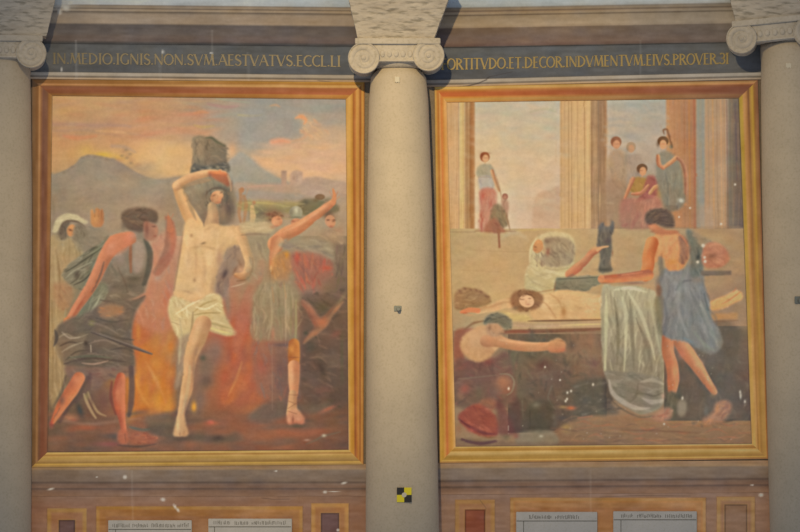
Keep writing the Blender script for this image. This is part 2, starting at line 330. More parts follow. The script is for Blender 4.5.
    # skirt and bundle of tools
    fill((118,108,94), '70,318 84,314 98,306 116,298 134,300 146,296 136,312 132,332 134,352 134,368 112,370 84,366 66,366 62,350 54,340 58,326', [(136,122,104),(98,88,78),(126,112,96),(108,102,90),(144,130,110)], lambda x, y: 18 if x > 90 else -20, 90, 14, 2.6, .45, 40, 1.4, .96, (108,98,86))
    fill((184,124,80), '98,308 112,304 124,308 122,314 104,318', [(196,130,82),(164,112,80)], 0, 8, 8, 2, .5, 41, 2, .6); D((148,136,78), 92, 323, 3, 2.6, .6); D((130,112,92), 130, 316, 4, 6, .5)
    P((132,116,94), '55,344 60,334 72,338 84,332 86,344 78,356 66,362 58,356', 1.6, .7)
    for s, c, wd in (('58,338 66,334 76,338 88,334', (156,142,118), 2), ('60,346 70,342 80,344', (88,80,70), 1.8), ('62,352 72,346 84,342', (166,152,126), 2), ('66,360 76,352 88,350', (94,86,74), 1.8), ('62,332 70,338 80,337', (180,166,144), 1.6), ('70,356 78,360', (160,146,124), 1.8),
                  ('88,322 104,326 118,334', (136,122,106), 2.4), ('100,332 120,338 134,340', (96,88,78), 2.2), ('88,344 104,340 120,346', (140,124,108), 2), ('64,364 90,358 126,362', (92,82,74), 2.4), ('68,358 90,356 112,358', (106,110,94), 2.6),
                  ('110,350 124,348 134,352', (92,86,78), 2), ('82,363 94,364 108,361', (180,146,122), 1.8), ('55,330 57,338 54,346', (84,86,86), 3.4), ('96,318 112,322 128,320', (98,92,82), 2)): T(c, s, wd, .65, .9)
    T((206,188,158), '90.8,345 91.2,352', 1.8, .9, .7); D((70,62,56), 86, 344, 2.4, 3, .6)
    T((118,108,98), '92,332 110,338 130,346 152,354', '2,3.4,4,1.4', .8, .8, (90,84,80), 1); T((150,138,124), '96,333 116,340 140,348', .9, .5, .6)
    fill((132,106,92), '66,366 90,368 132,366 134,376 122,378 104,382 96,392 84,380 70,378', [(146,116,98),(112,92,84),(124,88,76)], 10, 24, 9, 2.6, .5, 42, 1.6, .8)
    T((98,84,80), '131,368 132,386 131,404 129,416', '5,6,6,3', .75, 1.4); T((108,84,78), '90,374 88,388 76,402', '3,5,3', .65, 1.6); D((112,80,74), 104, 400, 10, 12, .6); D((122,100,92), 98, 384, 5, 6, .5)
    # executioner's legs
    T((104,82,74), '88,378 78,394 68,408 60,422', '5,5,4,3', .7, 1.4); T((96,84,76), '66,376 62,392 54,406', '2,4,2', .5, 1.4)
    flesh((204,128,86), (176,104,72), '79,378 72,390 64,402 57,414 53,422', '12,13,11,7,4', 1, 1.1); D((216,136,96), 77, 380, 4, 4, .6); D((164,76,66), 51.5, 424, 2.6, 4, .6); T((110,92,80), '60,408 55,418', 2, .6, 1)
    T((120,64,58), '112,382 111,398 116,414', '2,3.4,2', .6, 1.2)
    flesh((200,122,84), (162,86,64), '121,377 119,392 120,406 122,418 124,430', '9,13,11,7,5', 1, 1.1); D((216,136,96), 118, 394, 3, 8, .5)
    P((178,102,74), '119,431 124,428 128,432 129,440 126,444 120,443 117,438', 1.2, .85); T((104,68,56), '125,434 126,442', 1.6, .6, .8)
    fill((168,98,72), '129,434 138,431 150,434 158,438 156,443 142,444 130,443', [(186,112,80),(140,82,64),(160,104,82)], 6, 16, 9, 2, .55, 43, 2, .75); T((88,76,72), '118,445 138,446.5 156,444', 1.8, .6, 1.2)
    T((176,146,108), '84,394 87,402 92,412 96,418', '1.5,3,2.6,1.5', .75, .9); T((170,138,100), '88,392 92,402 98,412 106,416', '1,2.4,2.4,1', .7, .9); D((146,128,82), 87, 396, 2.6, 4, .5); D((110,88,78), 92, 400, 2, 6, .5)
    D((178,122,90), 70, 418, 6, 2.6, .7); D((150,86,66), 74, 420, 4, 1.6, .5); D((64,80,88), 80, 410, 3, 7, .7, -20); D((84,84,82), 62, 400, 3, 5, .4)
    # broken pillar on the martyr's head
    P((138,120,96), '192.5,138 199,135.6 207,137 211,135.5 219,141 226,144.5 227,158 228,169 216,171 204,171 192,173 193.5,158', 1, 1, (124,110,90), 60, False)
    P((160,138,106), '192.5,138 203,137 204,160 194,162', 1.6, .8, None, 0, False); T((104,100,76), '206,138 212,138 217,142 225,146', '1,2,2.4,1', .7, .9)
    drape('194,140 226,146 227,164 194,166', [(120,104,82),(154,132,104),(106,94,78),(142,120,94)], lambda x, y: 88 if x < 212 else 10, 60, 8, 2, .45, 44)
    fill((108,100,86), '193,164 206,166 218,163 228,163 229,172 214,173 202,173 191,175', [(88,84,74),(130,118,98),(150,136,114),(94,92,84)], -12, 26, 7, 1.4, .65, 45, .9, .9)
    for k in range(9): D((92,84,72) if k % 2 else (158,140,112), 194+k*4, 168.6+1.6*math.sin(k*.9), 1.8, 1.1, .75, 30)
    # martyr: hair, head
    fill((146,130,102), '186,186 198,178 214,176 228,182 235,194 236,210 232,222 220,226 208,224 196,212 190,204', [(162,142,108),(124,112,90),(146,124,94),(134,124,102),(172,148,110)], lambda x, y: 80+(x-212)*1.2, 70, 13, 2.4, .5, 46, 2, .9, (138,118,94))
    D((150,138,114), 194, 202, 5, 9, .5); D((96,86,82), 229, 208, 5, 9, .75); D((104,92,78), 222, 188, 8, 3, .7, 12); D((98,84,70), 206, 192, 4, 6, .6, 20); D((92,82,72), 227, 196, 3, 6, .6); D((140,110,86), 206, 214, 3, 7, .4); D((168,150,120), 188, 192, 4, 3, .5)
    D((166,146,116), 203, 190, 8, 5, .5); D((160,140,112), 198, 208, 5, 6, .4)
    # raised arm
    flesh((222,178,124), (196,148,100), '196,226 189,214 182,200 177,186', '15,14,11,9', -1, 1.1)
    flesh((224,176,124), (184,138,96), '177,186 184,181 196,176 210,173 224,174', '9,9,8,7,6', 1, 1)
    T((168,134,98), '182,188 190,184 202,181 210,180', '1,4,5,2', .7, 1.2); T((146,122,92), '184,192 188,200 192,210 196,220', '2,4,4,1', .55, 1.4); D((150,120,86), 184, 188, 3, 2.4, .6); D((228,186,136), 176, 184, 3.4, 4, .6)
    P((196,114,74), '208,172 218,171.4 227,173.5 229.5,180 229,187 222,183 213,178', 1, .9, (150,92,68)); D((226,142,90), 218, 172.8, 6, 1.2, .8, 6); D((128,100,88), 210, 175.5, 2, 2, .5); T((190,150,114), '228,176 231,184 231,191', '2,2.4,1', .8, .8); D((130,92,72), 232, 184, 1.2, 4, .5)
    D((208,148,102), 217, 197.4, 6.8, 6.4, .97, -25, 1); D((224,170,120), 219, 193, 3.6, 3, .7); D((212,140,96), 220, 199, 2.6, 2.2, .6); D((140,92,64), 214, 195.5, 2, .9, .6, -25); D((140,90,64), 221.5, 192.5, 1.6, .8, .6, -25); D((176,104,76), 219.5, 202.5, 2, 1, .65); D((150,104,76), 212, 201, 2, 4, .5); T((184,122,84), '217.5,195 218,199.5', 1, .5, .6); drape('207,190 213,188 212,200 213,206 207,206', [(120,98,76),(146,120,90),(98,84,70)], 80, 14, 7, 1.6, .6, 160); drape('221,190 228,192 229,204 220,208 216,204 222,200', [(116,96,80),(140,114,88),(96,84,74)], 100, 16, 7, 1.7, .6, 161); D((170,112,78), 216, 203, 3.4, 1.6, .5, -20); T((112,92,74), '208,192 213,188.6 221,188.4 226,191', '1,2,2,1', .7, .9)
    flesh((206,164,116), (170,132,98), '212,206 213,214 212,224', '8,11,15', -1, 1.1); D((148,116,90), 222, 214, 4, 8, .5); D((150,118,88), 207, 216, 2, 7, .4); D((216,172,122), 211, 216, 2.4, 6, .5)
    # torso
    P((222,180,126), '185,224 192,218 202,226 213,223 224,226 236,226 243,233 240,244 229,250 223,262 217,276 215,294 194,302 175,298 175,284 178,266 182,246', 1.1, 1, (210,168,116), 20)
    drape('186,226 202,228 214,226 236,230 236,242 224,252 218,270 213,292 194,298 178,294 180,268 184,246', [(230,188,134),(214,170,120),(222,182,130),(204,160,110),(232,192,142)], lambda x, y: 78+(x-200)*.9, 80, 12, 3.4, .32, 47, b=1.4)
    D((234,192,140), 188, 246, 4, 20, .5); D((234,194,142), 204, 236, 9, 5, .5); D((236,196,142), 208, 258, 4, 12, .55); D((232,190,138), 230, 232, 6, 4, .5); D((212,166,112), 196, 240, 3, 3, .3)
    D((188,148,100), 197, 247, 6, 1.4, .5, -8); D((184,144,98), 211, 248, 7, 1.4, .5, 14); D((140,110,76), 203.5, 243.2, 2.2, 1.1, .7, -15); D((164,120,84), 191.5, 235.5, 1.6, 1.8, .6); D((196,152,106), 196, 262, 1.2, 14, .45); D((196,154,108), 189, 258, 2, 10, .3, 6)
    D((164,124,84), 194.5, 280, 1.4, 2, .65); D((186,146,104), 218, 262, 3, 14, .5, 12); D((176,138,104), 213, 284, 3, 10, .5, 6); D((190,150,106), 209, 228, 4, 1.4, .4, -30); D((196,158,114), 196, 290, 9, 2, .4); D((200,160,116), 224, 244, 3, 4, .4, 30)
    # shade between arm and flank
    fill((156,130,106), '226,250 236,246 240,254 236,268 228,282 224,298 215,294 217,276', [(142,118,98),(168,138,110),(128,112,100)], 110, 20, 12, 2.8, .5, 48, 2, .85, (136,118,104)); D((88,76,74), 225, 274, 2.4, 4.4, .75, 20); D((172,128,100), 220, 258, 3, 7, .5); D((150,140,132), 226, 292, 3, 12, .5)
    # lower arm behind back
    flesh((220,178,126), (192,150,106), '239,230 243,241 247,253 250,263 248,272', '9,10,9,10,9', -1, 1)
    flesh((212,162,112), (166,116,80), '249,271 243,276 236,275', '8,8,4', -1, .9); T((130,94,66), '252.6,258 252.6,270 247,279 237,281', '.8,2,2,.8', .65, .9); D((132,98,74), 240, 264, 1.4, 5, .5, -20); D((228,172,122), 242, 270, 3.4, 3, .5); D((128,90,66), 235, 270, 1.2, 4, .5, 30); T((206,178,142), '231,287 239,285 245,283', 1.2, .6, .7)
    T((140,106,80), '183,232 180,252 177,272 174,290', '.8,1.8,1.8,1', .4, 1.2); D((176,136,98), 205, 272, 2, 12, .25); D((170,130,94), 188, 292, 5, 1.4, .4, 20)
    # loincloth
    CL = [(222,198,148),(200,172,118),(212,184,132),(186,156,106),(230,208,158)]
    fill((210,184,132), '172,296 182,299 196,302 210,294 221,296 224,310 230,324 237,333 228,336 214,332 202,327 196,330 193,342 186,350 178,338 172,326 168,310', CL, lambda x, y: 14 if x > 198 else 62, 76, 12, 2.2, .5, 49, 1.1, 1, (196,168,118), 50)
    for s, c, wd in (('176,314 188,306 200,300', (234,212,162), 2.2), ('193,312 192,328 189,342', (160,134,92), 2.6), ('194,312 204,304 216,300', (174,144,90), 1.8), ('196,307 206,309 218,303', (236,216,168), 2.2),
                  ('194,315 206,313 220,313', (164,136,86), 1.5), ('206,326 220,331 235,335', (212,190,120), 1.8), ('202,321 218,325 232,329', (168,146,98), 1.6), ('208,330 222,334 234,334', (180,156,108), 1.4), ('172,322 180,325', (146,120,82), 1), ('180,318 182,334 186,344', (186,164,120), 2)): T(c, s, wd, .65, .9)
    D((142,122,100), 228, 306, 3, 12, .6); D((190,160,108), 214, 300, 4, 4, .5); D((152,128,98), 192, 340, 2, 6, .5)
    # far leg in shade, near leg
    fill((166,138,108), '180,338 192,334 190,352 184,372 178,388 175,386 178,364 178,350', [(180,150,116),(148,122,98),(160,128,100)], 95, 26, 13, 2.6, .5, 50, 1.6, .85); T((190,166,126), '181,334 180,352 179,364', '1,3.4,1', .55, 1.3)
    flesh((212,166,116), (178,134,96), '203,324 197,340 191,356 189,372 187,388 183,406 180,420', '17,17,13,11,12,8,6', -1, 1.1); D((226,184,134), 196, 336, 3, 14, .45, 16); D((206,156,106), 190, 358, 4, 4, .5); D((150,112,84), 196, 352, 2, 7, .5, 16)
    T((196,168,122), '190,366 189,382 186,398 182,414', '2,4,3.4,2', .5, 1.2); D((140,110,88), 194, 372, 1.6, 10, .5); D((120,96,82), 186, 410, 1.6, 8, .4)
    P((204,162,114), '178,415 184,415 186,424 188.5,432 187,436 181,437 174,436 174,430 176,423', 1, 1, (184,136,96), 30); D((224,190,138), 178, 426, 1.8, 6, .5); D((110,82,68), 180, 437.6, 7, 1, .65); D((164,116,82), 184, 433, 1.4, 2.6, .5); D((150,108,80), 180, 434, .8, 2, .5)
    # soldier with raised arm
    T((180,112,88), '262,262 256,280 248,300 240,330 236,350', '6,11,12,13,6', .5, 2.6)
    fill((164,144,110), '246,226 268,222 276,236 268,262 256,284 246,280 250,256', [(176,156,120),(148,130,104),(158,134,108)], 70, 26, 13, 3.4, .45, 51, 2.6, .6); fill((200,172,126), '240,224 252,222 266,222 274,226 272,232 262,233 250,232 242,234', [(212,184,138),(182,154,112)], 4, 16, 12, 2, .5, 153, 1.4, .85); T((150,124,96), '242,235 256,234 270,235', '1,2.4,1', .6, 1.1)
    D((150,104,74), 275, 216, 7.4, 6, .8); D((206,144,102), 277, 221, 5.4, 5.2, .95, 0, 1); D((222,166,120), 274, 223, 2.8, 3, .55); D((146,92,68), 279, 219, 2, .8, .6); D((134,88,66), 269, 214, 5, 2, .5); D((180,116,84), 281, 223, 1.6, 2, .5); D((170,104,80), 277, 226, 2, .8, .5)
    D((168,160,130), 296, 212.5, 6.6, 6.4, 1, 0, 1); D((208,204,170), 296.5, 210, 2, 3, .8); D((134,124,100), 291, 213, 2, 4, .6); D((128,116,92), 296, 217.4, 8, 1, .65); D((198,138,100), 296.5, 223, 5.6, 4.8, .95, 0, 1); D((156,100,74), 293.5, 221.4, 1.8, .8, .7); D((140,92,70), 299, 221.4, 1.6, .8, .7); D((184,112,84), 296.5, 226, 1.8, .9, .6); D((214,152,112), 296.5, 223, 1.2, 2, .6); drape('289,219 292,219 292,229 289,228', [(130,96,74),(160,116,88)], 85, 6, 5, 1.2, .5, 164); drape('269,214 276,212 283,215 283,219 275,216 270,220', [(132,88,64),(164,112,80),(114,78,58)], 10, 16, 6, 1.5, .6, 165); D((180,120,88), 273, 227, 3, 1.6, .5)
    flesh((214,152,106), (184,118,80), '276,244 286,234 298,228 312,218 326,208 333,202', '17,14,12,10,8,6', 1, 1); T((226,170,124), '284,232 300,224 318,212', '1,2.6,1', .4, 1.3)
    T((206,138,94), '333,203 334.5,196 333,189', '5,4,1.4', .95, .7); T((192,124,86), '335.5,197 338,191.5', 1.4, .85, .6); T((196,128,90), '332,197 329.6,191.5', 1.3, .8, .6); T((202,134,92), '336,200 339.5,196.5', 1.5, .8, .6)
    flesh((218,158,110), (190,126,88), '277,242 273,254 271.5,268', '13,7,3', 1, 1.1, a=.85)
    fill((192,136,80), '271,262 279,253 288,250 291,262 290,278 280,286 272,280', [(206,152,94),(170,118,72),(190,130,72),(160,120,86)], 80, 30, 9, 2.2, .5, 52, 1.9, .8, (170,126,86)); D((206,140,52), 287, 254, 2, 3.4, .6); T((132,108,80), '270,272 270,292 272,312', 1.2, .5, 1); T((214,194,150), '271,266 271,272', 1.2, .6)
    fill((164,148,118), '280,242 300,238 326,240 337,250 337,262 316,254 292,252 284,250', [(178,160,128),(150,134,110),(140,130,112)], 10, 26, 11, 2.8, .5, 53, 2.2, .8); D((146,132,120), 288, 246, 6, 3, .5)
    fill((178,106,82), '292,256 306,252 322,256 332,264 333,274 322,284 322,294 306,296 294,282', [(194,104,80),(160,90,72),(184,124,94),(150,98,80),(196,112,78)], lambda x, y: 70+(x-300)*.8, 56, 13, 2.8, .5, 54, 3, .7, (158,112,88)); D((198,94,70), 297, 258, 2.6, 5, .6); D((196,92,64), 327, 268, 5, 2.6, .6)
    D((150,136,100), 292, 277, 4, 6, .6); fill((124,106,88), '334,246 346,248 348,330 340,330 336,290', [(140,120,96),(104,92,78),(118,106,76),(132,104,92)], 88, 36, 20, 2.8, .45, 55, 2.4, .6); D((128,110,98), 314, 294, 10, 4, .5)
    D((204,142,102), 331.5, 223, 4, 4.6, .85, 0, 1); D((150,104,76), 331, 217, 5, 2.6, .7); D((176,138,102), 341, 228, 4, 8, .5); D((120,86,66), 328, 214, 5, 3, .7, -30); D((206,148,108), 330, 221, 5, 6, .8, 0, 1); D((184,122,92), 335, 232, 5, 4, .6); D((110,74,58), 328, 220, 1.6, .8, .7); D((120,80,62), 334, 220, 1.6, .8, .7); D((160,96,78), 331, 227, 2, .8, .6); D((124,88,64), 333.5, 221.4, 1.4, .8, .6); D((174,112,84), 331, 226, 1.6, .8, .5); fill((172,140,106), '325,229 338,230 346,243 332,242 318,237', [(186,154,116),(154,126,98)], 24, 14, 9, 2.4, .5, 56, 1.8, .7)
    # skirt / kilt
    fill((158,138,104), '256,288 270,282 288,282 297,290 297,320 298,341 286,340 270,342 253,339 251,318', [(174,152,116),(138,120,92),(164,140,106),(150,134,100),(182,154,116),(150,118,92)], lambda x, y: 90-(x-275)*.25, 80, 20, 2.6, .5, 57, 2.8, .85, (148,130,100), spread=8)
    for s, c in (('270,290 272,318 268,340', (184,160,120)), ('278,288 280,316 282,340', (130,116,86)), ('285,286 286,316 286,340', (186,158,120)), ('296,300 296,330 295,341', (168,160,108)), ('291,296 291,320 290,340', (140,126,90))): T(c, s, 1.8, .5, 1.1)
    T((190,124,74), '272,287 274,302', 2, .4, 1.2); T((186,128,76), '284,283 286,298', 2, .5, 1); D((190,114,84), 273, 334, 2, 6, .4)
    fill((134,106,90), '252,342 270,343 290,342 300,344 302,370 298,402 276,400 260,396 254,370', [(118,94,86),(150,100,78),(128,112,104),(168,96,72)], 80, 40, 14, 3, .45, 58, 2.6, .6); D((176,92,70), 261, 366, 6, 9, .5); D((116,94,88), 281, 372, 5, 18, .6); D((106,94,96), 282, 345, 8, 1.6, .5)
    # seated figure's crossed limbs at right
    fill((114,94,80), '302,298 318,294 336,292 348,294 348,400 326,402 304,402 302,350', [(126,104,88),(96,82,72),(106,92,80),(138,108,88),(88,80,66)], 20, 90, 14, 3.2, .42, 59, 2.4, .75, (100,84,74))
    flesh((168,112,86), (142,96,76), '303,302 311,312 318,323', '5,8,9', 1, 2, a=.6); flesh((174,122,86), (138,92,70), '342,302 332,312 322,324 312,334 304,342', '3,6,10,6,3', 1, 2, a=.6); D((194,112,76), 321, 322, 6, 4.4, .6); D((92,86,66), 323, 308, 6, 6, .6); D((78,80,68), 306, 333, 2.2, 2, .6); D((158,140,98), 341, 300, 2, 8, .4, 35)
    D((84,86,80), 311, 348, 6, 5, .6); D((134,110,90), 320, 357, 12, 2, .45, -6); D((136,116,92), 334, 362, 7, 5, .4); D((72,66,58), 322, 370, 3, 8, .5, -20); D((120,94,84), 314, 382, 10, 4, .4); D((136,88,70), 322, 390, 10, 4, .5); D((92,96,72), 342, 356, 1.6, 26, .4); D((150,90,70), 336, 334, 6, 3, .4, -30)
    # soldier's leg
    flesh((192,128,70), (162,100,60), '294,344 294,356 294,366', '11,12,10', 1, 1); D((210,144,76), 291.5, 349, 3, 4, .6); D((140,86,60), 294, 357.4, 6, .8, .5); D((150,96,62), 294, 364, 6, 1, .5)
    flesh((212,152,106), (182,122,86), '294,366 294,380 294,394', '12,11,8', -1, .9); D((226,174,128), 291.6, 376, 2, 10, .45)
    flesh((204,158,110), (176,126,90), '293,394 292.4,404 292,413', '8,9,11', -1, .9); P((204,150,110), '288,412 295,408 301,413 305,420 302,424.6 295,423 290,425 286.6,420', 1, 1, (178,112,84)); D((100,94,78), 297, 426, 9, 1.6, .7); D((130,80,60), 293, 420, .9, 4, .6); D((216,162,122), 289, 420, 1.6, 2.6, .5); D((210,152,116), 298, 419, 3, 2, .5)
    for s in ('289,394.6 298,395', '288.4,401 297.5,404.5', '298,402 288,408.5', '288,411 297,414'): T((128,80,60), s, 1, .75, .5)
    # weathering: vertical joins and flakes
    for x, y0, y1 in ((272, 345, 410), (285, 285, 345)): T((186,160,132), '%f,%f %f,%f' % (x, y0, x+.5, y1), .8, .35, .6)

# ================================================================ RIGHT MURAL
def right_mural():
    grid_fill(445, 98, 755, 232, [
     [(190,176,150),(190,178,154),(188,178,156),(186,176,154),(168,166,150),(170,162,144),(160,146,130)],
     [(198,180,146),(196,178,146),(196,176,148),(196,174,146),(174,160,138),(168,156,138),(160,146,130)],
     [(208,184,144),(208,180,140),(204,178,142),(200,174,146),(180,162,140),(168,152,136),(160,146,130)],
     [(214,184,140),(216,184,144),(212,180,142),(204,174,142),(176,156,134),(160,144,124),(160,146,130)],
     [(216,184,138),(214,184,142),(210,180,146),(200,170,140),(168,144,114),(154,134,108),(150,130,108)],
     [(214,180,140),(214,184,148),(206,174,144),(196,162,130),(166,138,106),(150,124,96),(150,130,108)],
     [(216,184,146),(218,188,150),(208,178,146),(196,160,128),(160,132,100),(150,120,92),(150,130,108)]])
    scumble(476, 104, 560, 140, [(184,180,150),(202,182,146),(194,172,146),(206,184,150)], 60, 10, 2.5, .4, 21)
    T((176,168,134), '530,112 545,109 556,112', 2, .6, 1.5); D((222,190,146), 492, 140, 10, 6, .5); D((220,184,138), 512, 168, 16, 12, .4)
    D((156,160,146), 632, 105, 14, 3, .7); scumble(608, 104, 665, 150, [(176,162,142),(188,164,136),(164,154,140),(160,158,144)], 50, 9, 3, .4, 22)
    # distant temple
    P((196,160,126), '534,232 534,204 536,196 542,192 550,190 561,189 561,232', 1.2, .85); P((204,170,136), '530,222 545,218 561,220 561,232 530,232', 2, .5)
    # left pilaster
    R((204,162,114), 446, 101, 459, 233, .7); R((208,176,118), 459.5, 101, 465, 233, .6); R((176,136,92), 464.5, 101, 470, 233, .7); R((162,114,70), 469.5, 101, 475, 232, .7, 1, (176,128,84), 0)
    for x, c, w in ((458.5,(150,104,70),1.2), (451,(186,146,96),.8), (455,(220,182,136),1.5), (463,(186,140,86),1.2), (467,(148,110,72),1.2), (473,(184,136,92),1), (470,(140,100,64),.8)):
        T(c, '%f,102 %f,232' % (x, x+.6), w, .75, .6)
    for (x0, x1, cs) in ((447,474,[(196,152,108),(214,176,128),(170,124,82)]),): drape('%f,103 %f,103 %f,231 %f,231' % (x0, x1, x1, x0), cs, 90, 40, 30, 1.6, .3, 83, spread=1, bend=.02)
    # broad fluted column
    R((202,162,114), 560, 98, 592, 229, .6, 1, (208,170,118), 0); R((168,132,96), 591, 98, 599, 229, .8); R((150,118,88), 598, 98, 607, 229, .7, 1, (162,124,90), 0)
    for x, c, w in ((561,(178,142,98),1.5), (564.5,(182,142,100),1), (568.5,(160,118,76),1.6), (571.5,(158,118,76),1.3), (575,(214,176,122),2), (577.5,(172,132,84),1), (580.5,(206,168,112),2), (584.5,(150,108,66),1.4), (587.5,(216,178,126),3), (591.5,(142,102,66),1.6), (595,(184,148,110),2), (598,(134,108,84),1.6), (602,(164,130,98),1.6), (605.5,(176,130,92),1.2)):
        T(c, '%f,100 %f,228' % (x, x+.3), w, .75, .6)
    drape('561,102 606,102 606,227 561,227', [(208,168,120),(188,150,108),(196,156,116),(214,178,130),(170,130,94)], 90, 70, 34, 1.6, .3, 84, spread=1, bend=.02)
    # background darkening under right colonnade
    P((168,140,108), '607,176 630,170 650,176 664,190 664,232 607,232', 4, .8, (158,126,94)); D((184,148,60), 611, 166, 3, 6, .6); T((168,124,94), '607,180 625,177', 2, .6, 1.2)
    # third column
    R((184,136,96), 666, 98, 697, 228, .8, 1, (170,120,86), 0); 
    for x, c, w in ((668,(190,146,96),3), (674,(172,120,82),1.6), (679,(180,126,86),2.5), (684,(156,104,72),1.5), (689,(186,126,66),2.5), (694,(160,100,76),5)):
        T(c, '%f,100 %f,228' % (x, x+1), w, .6, .9)
    R((152,142,122), 697, 97, 705.5, 228, .9, 1, (150,144,130), 0); T((168,140,124), '698,130 699,200', 2, .5, 1)
    R((176,144,112), 705, 97, 726, 228, .7)
    for x, c, w in ((708,(150,128,104),1.2), (712.5,(190,144,96),3.4), (716.5,(150,118,88),1), (720.5,(196,152,110),3), (724,(166,126,94),1.3), (726.5,(134,84,66),1.8)):
        T(c, '%f,100 %f,228' % (x, x+1.5), w, .75, .7)
    R((130,116,98), 728, 97, 745, 228, 1, 1, (106,90,82), 0); T((100,84,86), '735,104 737,180', 3.5, .6, 1.2); T((140,124,100), '731,104 733,228', 1.8, .7, .8)
    P((176,150,124), '700,206 712,210 716,228 700,229', 2, .6)
    drape('667,102 744,100 744,226 667,226', [(176,130,94),(160,124,96),(186,146,106),(146,116,92),(150,132,112)], 90, 90, 32, 1.8, .28, 85, spread=1.5, bend=.02)
    # parapet wall
    grid_fill(446, 229, 756, 330, [
     [(186,156,108),(194,160,114),(192,160,112),(188,156,112),(178,148,108),(168,138,104),(160,134,104)],
     [(182,154,110),(196,160,112),(194,160,112),(186,152,108),(180,148,108),(164,134,102),(158,130,100)],
     [(184,152,102),(196,160,110),(196,160,112),(184,150,108),(176,142,106),(162,132,104),(152,124,98)],
     [(160,136,106),(190,158,114),(194,160,112),(184,152,110),(170,140,106),(160,128,98),(156,124,94)]])
    scumble(456, 232, 746, 290, [(182,150,104),(204,170,118),(176,142,100),(190,154,108)], 170, 12, 4, .22, 23)
    T((164,118,84), '475,231 490,230.5 516,231.5', 1.8, .8, .8); T((200,170,110), '516,231 540,229 560,229.5', 1.5, .6, .8); T((148,114,84), '447,232 475,232', 1.4, .6, .8)
    T((176,140,98), '470,250 520,252 545,249', .8, .5, .8); T((172,136,96), '460,270 500,272', 1, .4, 1); T((158,128,92), '590,228.5 650,228 740,226.5', 1.4, .4, 1)
    drape('476,106 558,106 558,228 476,228', [(206,184,150),(222,192,152),(204,174,142),(214,180,140),(192,178,148)], 6, 120, 22, 5, .22, 81, b=2.2, spread=10)
    drape('609,104 664,104 664,160 609,160', [(178,166,148),(192,170,146),(160,152,140),(172,158,138)], 12, 60, 18, 3.4, .35, 82, b=1.8)
    # women and child on the parapet, left
    D((160,100,66), 484.8, 157, 4.8, 5, .95, 0, 1); D((214,164,118), 485.4, 158.4, 3.2, 3.8, 1, 0, 1); D((136,84,58), 482, 155, 2, 2.6, .6); D((150,92,62), 487, 153.4, 3, 1.2, .5); D((160,106,78), 485.6, 158, 2.2, .5, .4)
    T((208,162,116), '485,162 485,166', 4, .8); fill((170,156,126), '477,168 483,164 491,165 495,173 494,177 478,177', [(186,170,140),(146,134,108),(160,150,124)], 80, 14, 7, 1.6, .5, 101, 1, .95)
    fill((184,168,148), '479,177 493,177 494,188 486,192 480,190', [(196,180,160),(160,144,132),(176,154,130)], 70, 14, 7, 1.6, .5, 102, 1, .9); T((148,118,88), '478,177 494,177.5', 1, .5, .6)
    flesh((212,170,124), (176,128,92), '492,171 495,181 499,191', '3.6,3,2', -1, .7); T((160,110,76), '496,176 500,190 502,202', 1.2, .5, .8)
    fill((192,120,94), '480,190 494,189 497,200 495,214 492,229 479,230 480,210', [(184,98,76),(200,136,108),(176,110,92),(196,144,116),(170,96,76)], 84, 34, 11, 2, .5, 103, 1.2, .9, (192,142,112)); D((182,92,70), 483, 196, 2, 3.4, .6)
    D((160,106,82), 505, 196.6, 3, 3.2, .95, 0, 1); D((196,142,108), 505, 197.4, 2, 2, .8); fill((176,128,98), '502,200 508,201 508,212 505,222 502,220', [(190,140,108),(150,108,82)], 84, 10, 7, 1.6, .5, 104, 1, .8)
    fill((144,118,84), '492,208 496,204 502,206 506,214 507,226 494,230 490,222', [(126,104,76),(162,134,96),(110,90,66),(150,112,82)], 70, 26, 8, 2, .55, 105, 1.2, .9); T((150,110,76), '506,214 508,222 510,230', 1.6, .7, .8)
    fill((162,104,76), '484,231 488,222 495,218 501,226 505,232 494,233', [(176,116,84),(140,88,64)], 40, 12, 7, 1.6, .5, 106, 1.1, .8); T((158,106,74), '498.5,230 499,239 499.4,247', '3.2,2,2.2', .85, .8)
    # figures between the columns, right
    D((150,100,72), 616, 142, 5.4, 5.6, .9, 0, 1); D((200,148,110), 616.4, 144.6, 3.6, 4.4, .95, 0, 1); D((126,84,60), 613, 140, 2, 2.6, .4); D((150,100,76), 617, 144, 2.4, .5, .4)
    fill((172,142,112), '607,162 611,152 617,149 624,152 629,162 629,186 618,196 607,192', [(184,154,122),(156,128,102),(166,144,120),(190,150,112)], 82, 34, 12, 2.2, .4, 107, 1.6, .85); D((140,128,110), 626, 160, 2, 7, .5)
    D((170,142,110), 631, 147, 4.8, 5, .85, 0, 1); D((194,148,110), 631, 148.8, 3.2, 4, .9, 0, 1); D((150,124,98), 627.6, 149, 1.6, 3, .5)
    fill((164,142,122), '627,158 632,154 640,156 646,168 642,180 628,186', [(150,130,112),(178,152,128),(156,136,120)], 78, 24, 10, 2, .42, 108, 1.6, .8)
    fill((158,126,98), '607,184 622,182 632,190 622,206 608,216', [(170,136,106),(146,116,90)], 60, 16, 10, 2.6, .4, 109, 2.2, .6)
    D((118,88,64), 642, 168.6, 5.4, 4.8, .95, 0, 1); D((200,146,104), 642.8, 171.4, 3.4, 4.4, 1, 0, 1); D((140,96,70), 641, 170.6, 2, .6, .5); D((112,80,58), 638, 171, 1.4, 3, .5); T((204,150,108), '642,176 642,180', 3, .85)
    fill((168,128,72), '632,179 640,177 648,180 647,190 638,193 629,190', [(184,142,82),(140,104,60),(160,112,66)], 60, 18, 7, 1.6, .5, 110, 1, .95)
    fill((160,98,84), '647,177 654,176 658,184 657,196 648,200 636,202 642,193', [(174,112,96),(136,82,70),(150,92,80)], 50, 26, 9, 2, .5, 111, 1.1, .95)
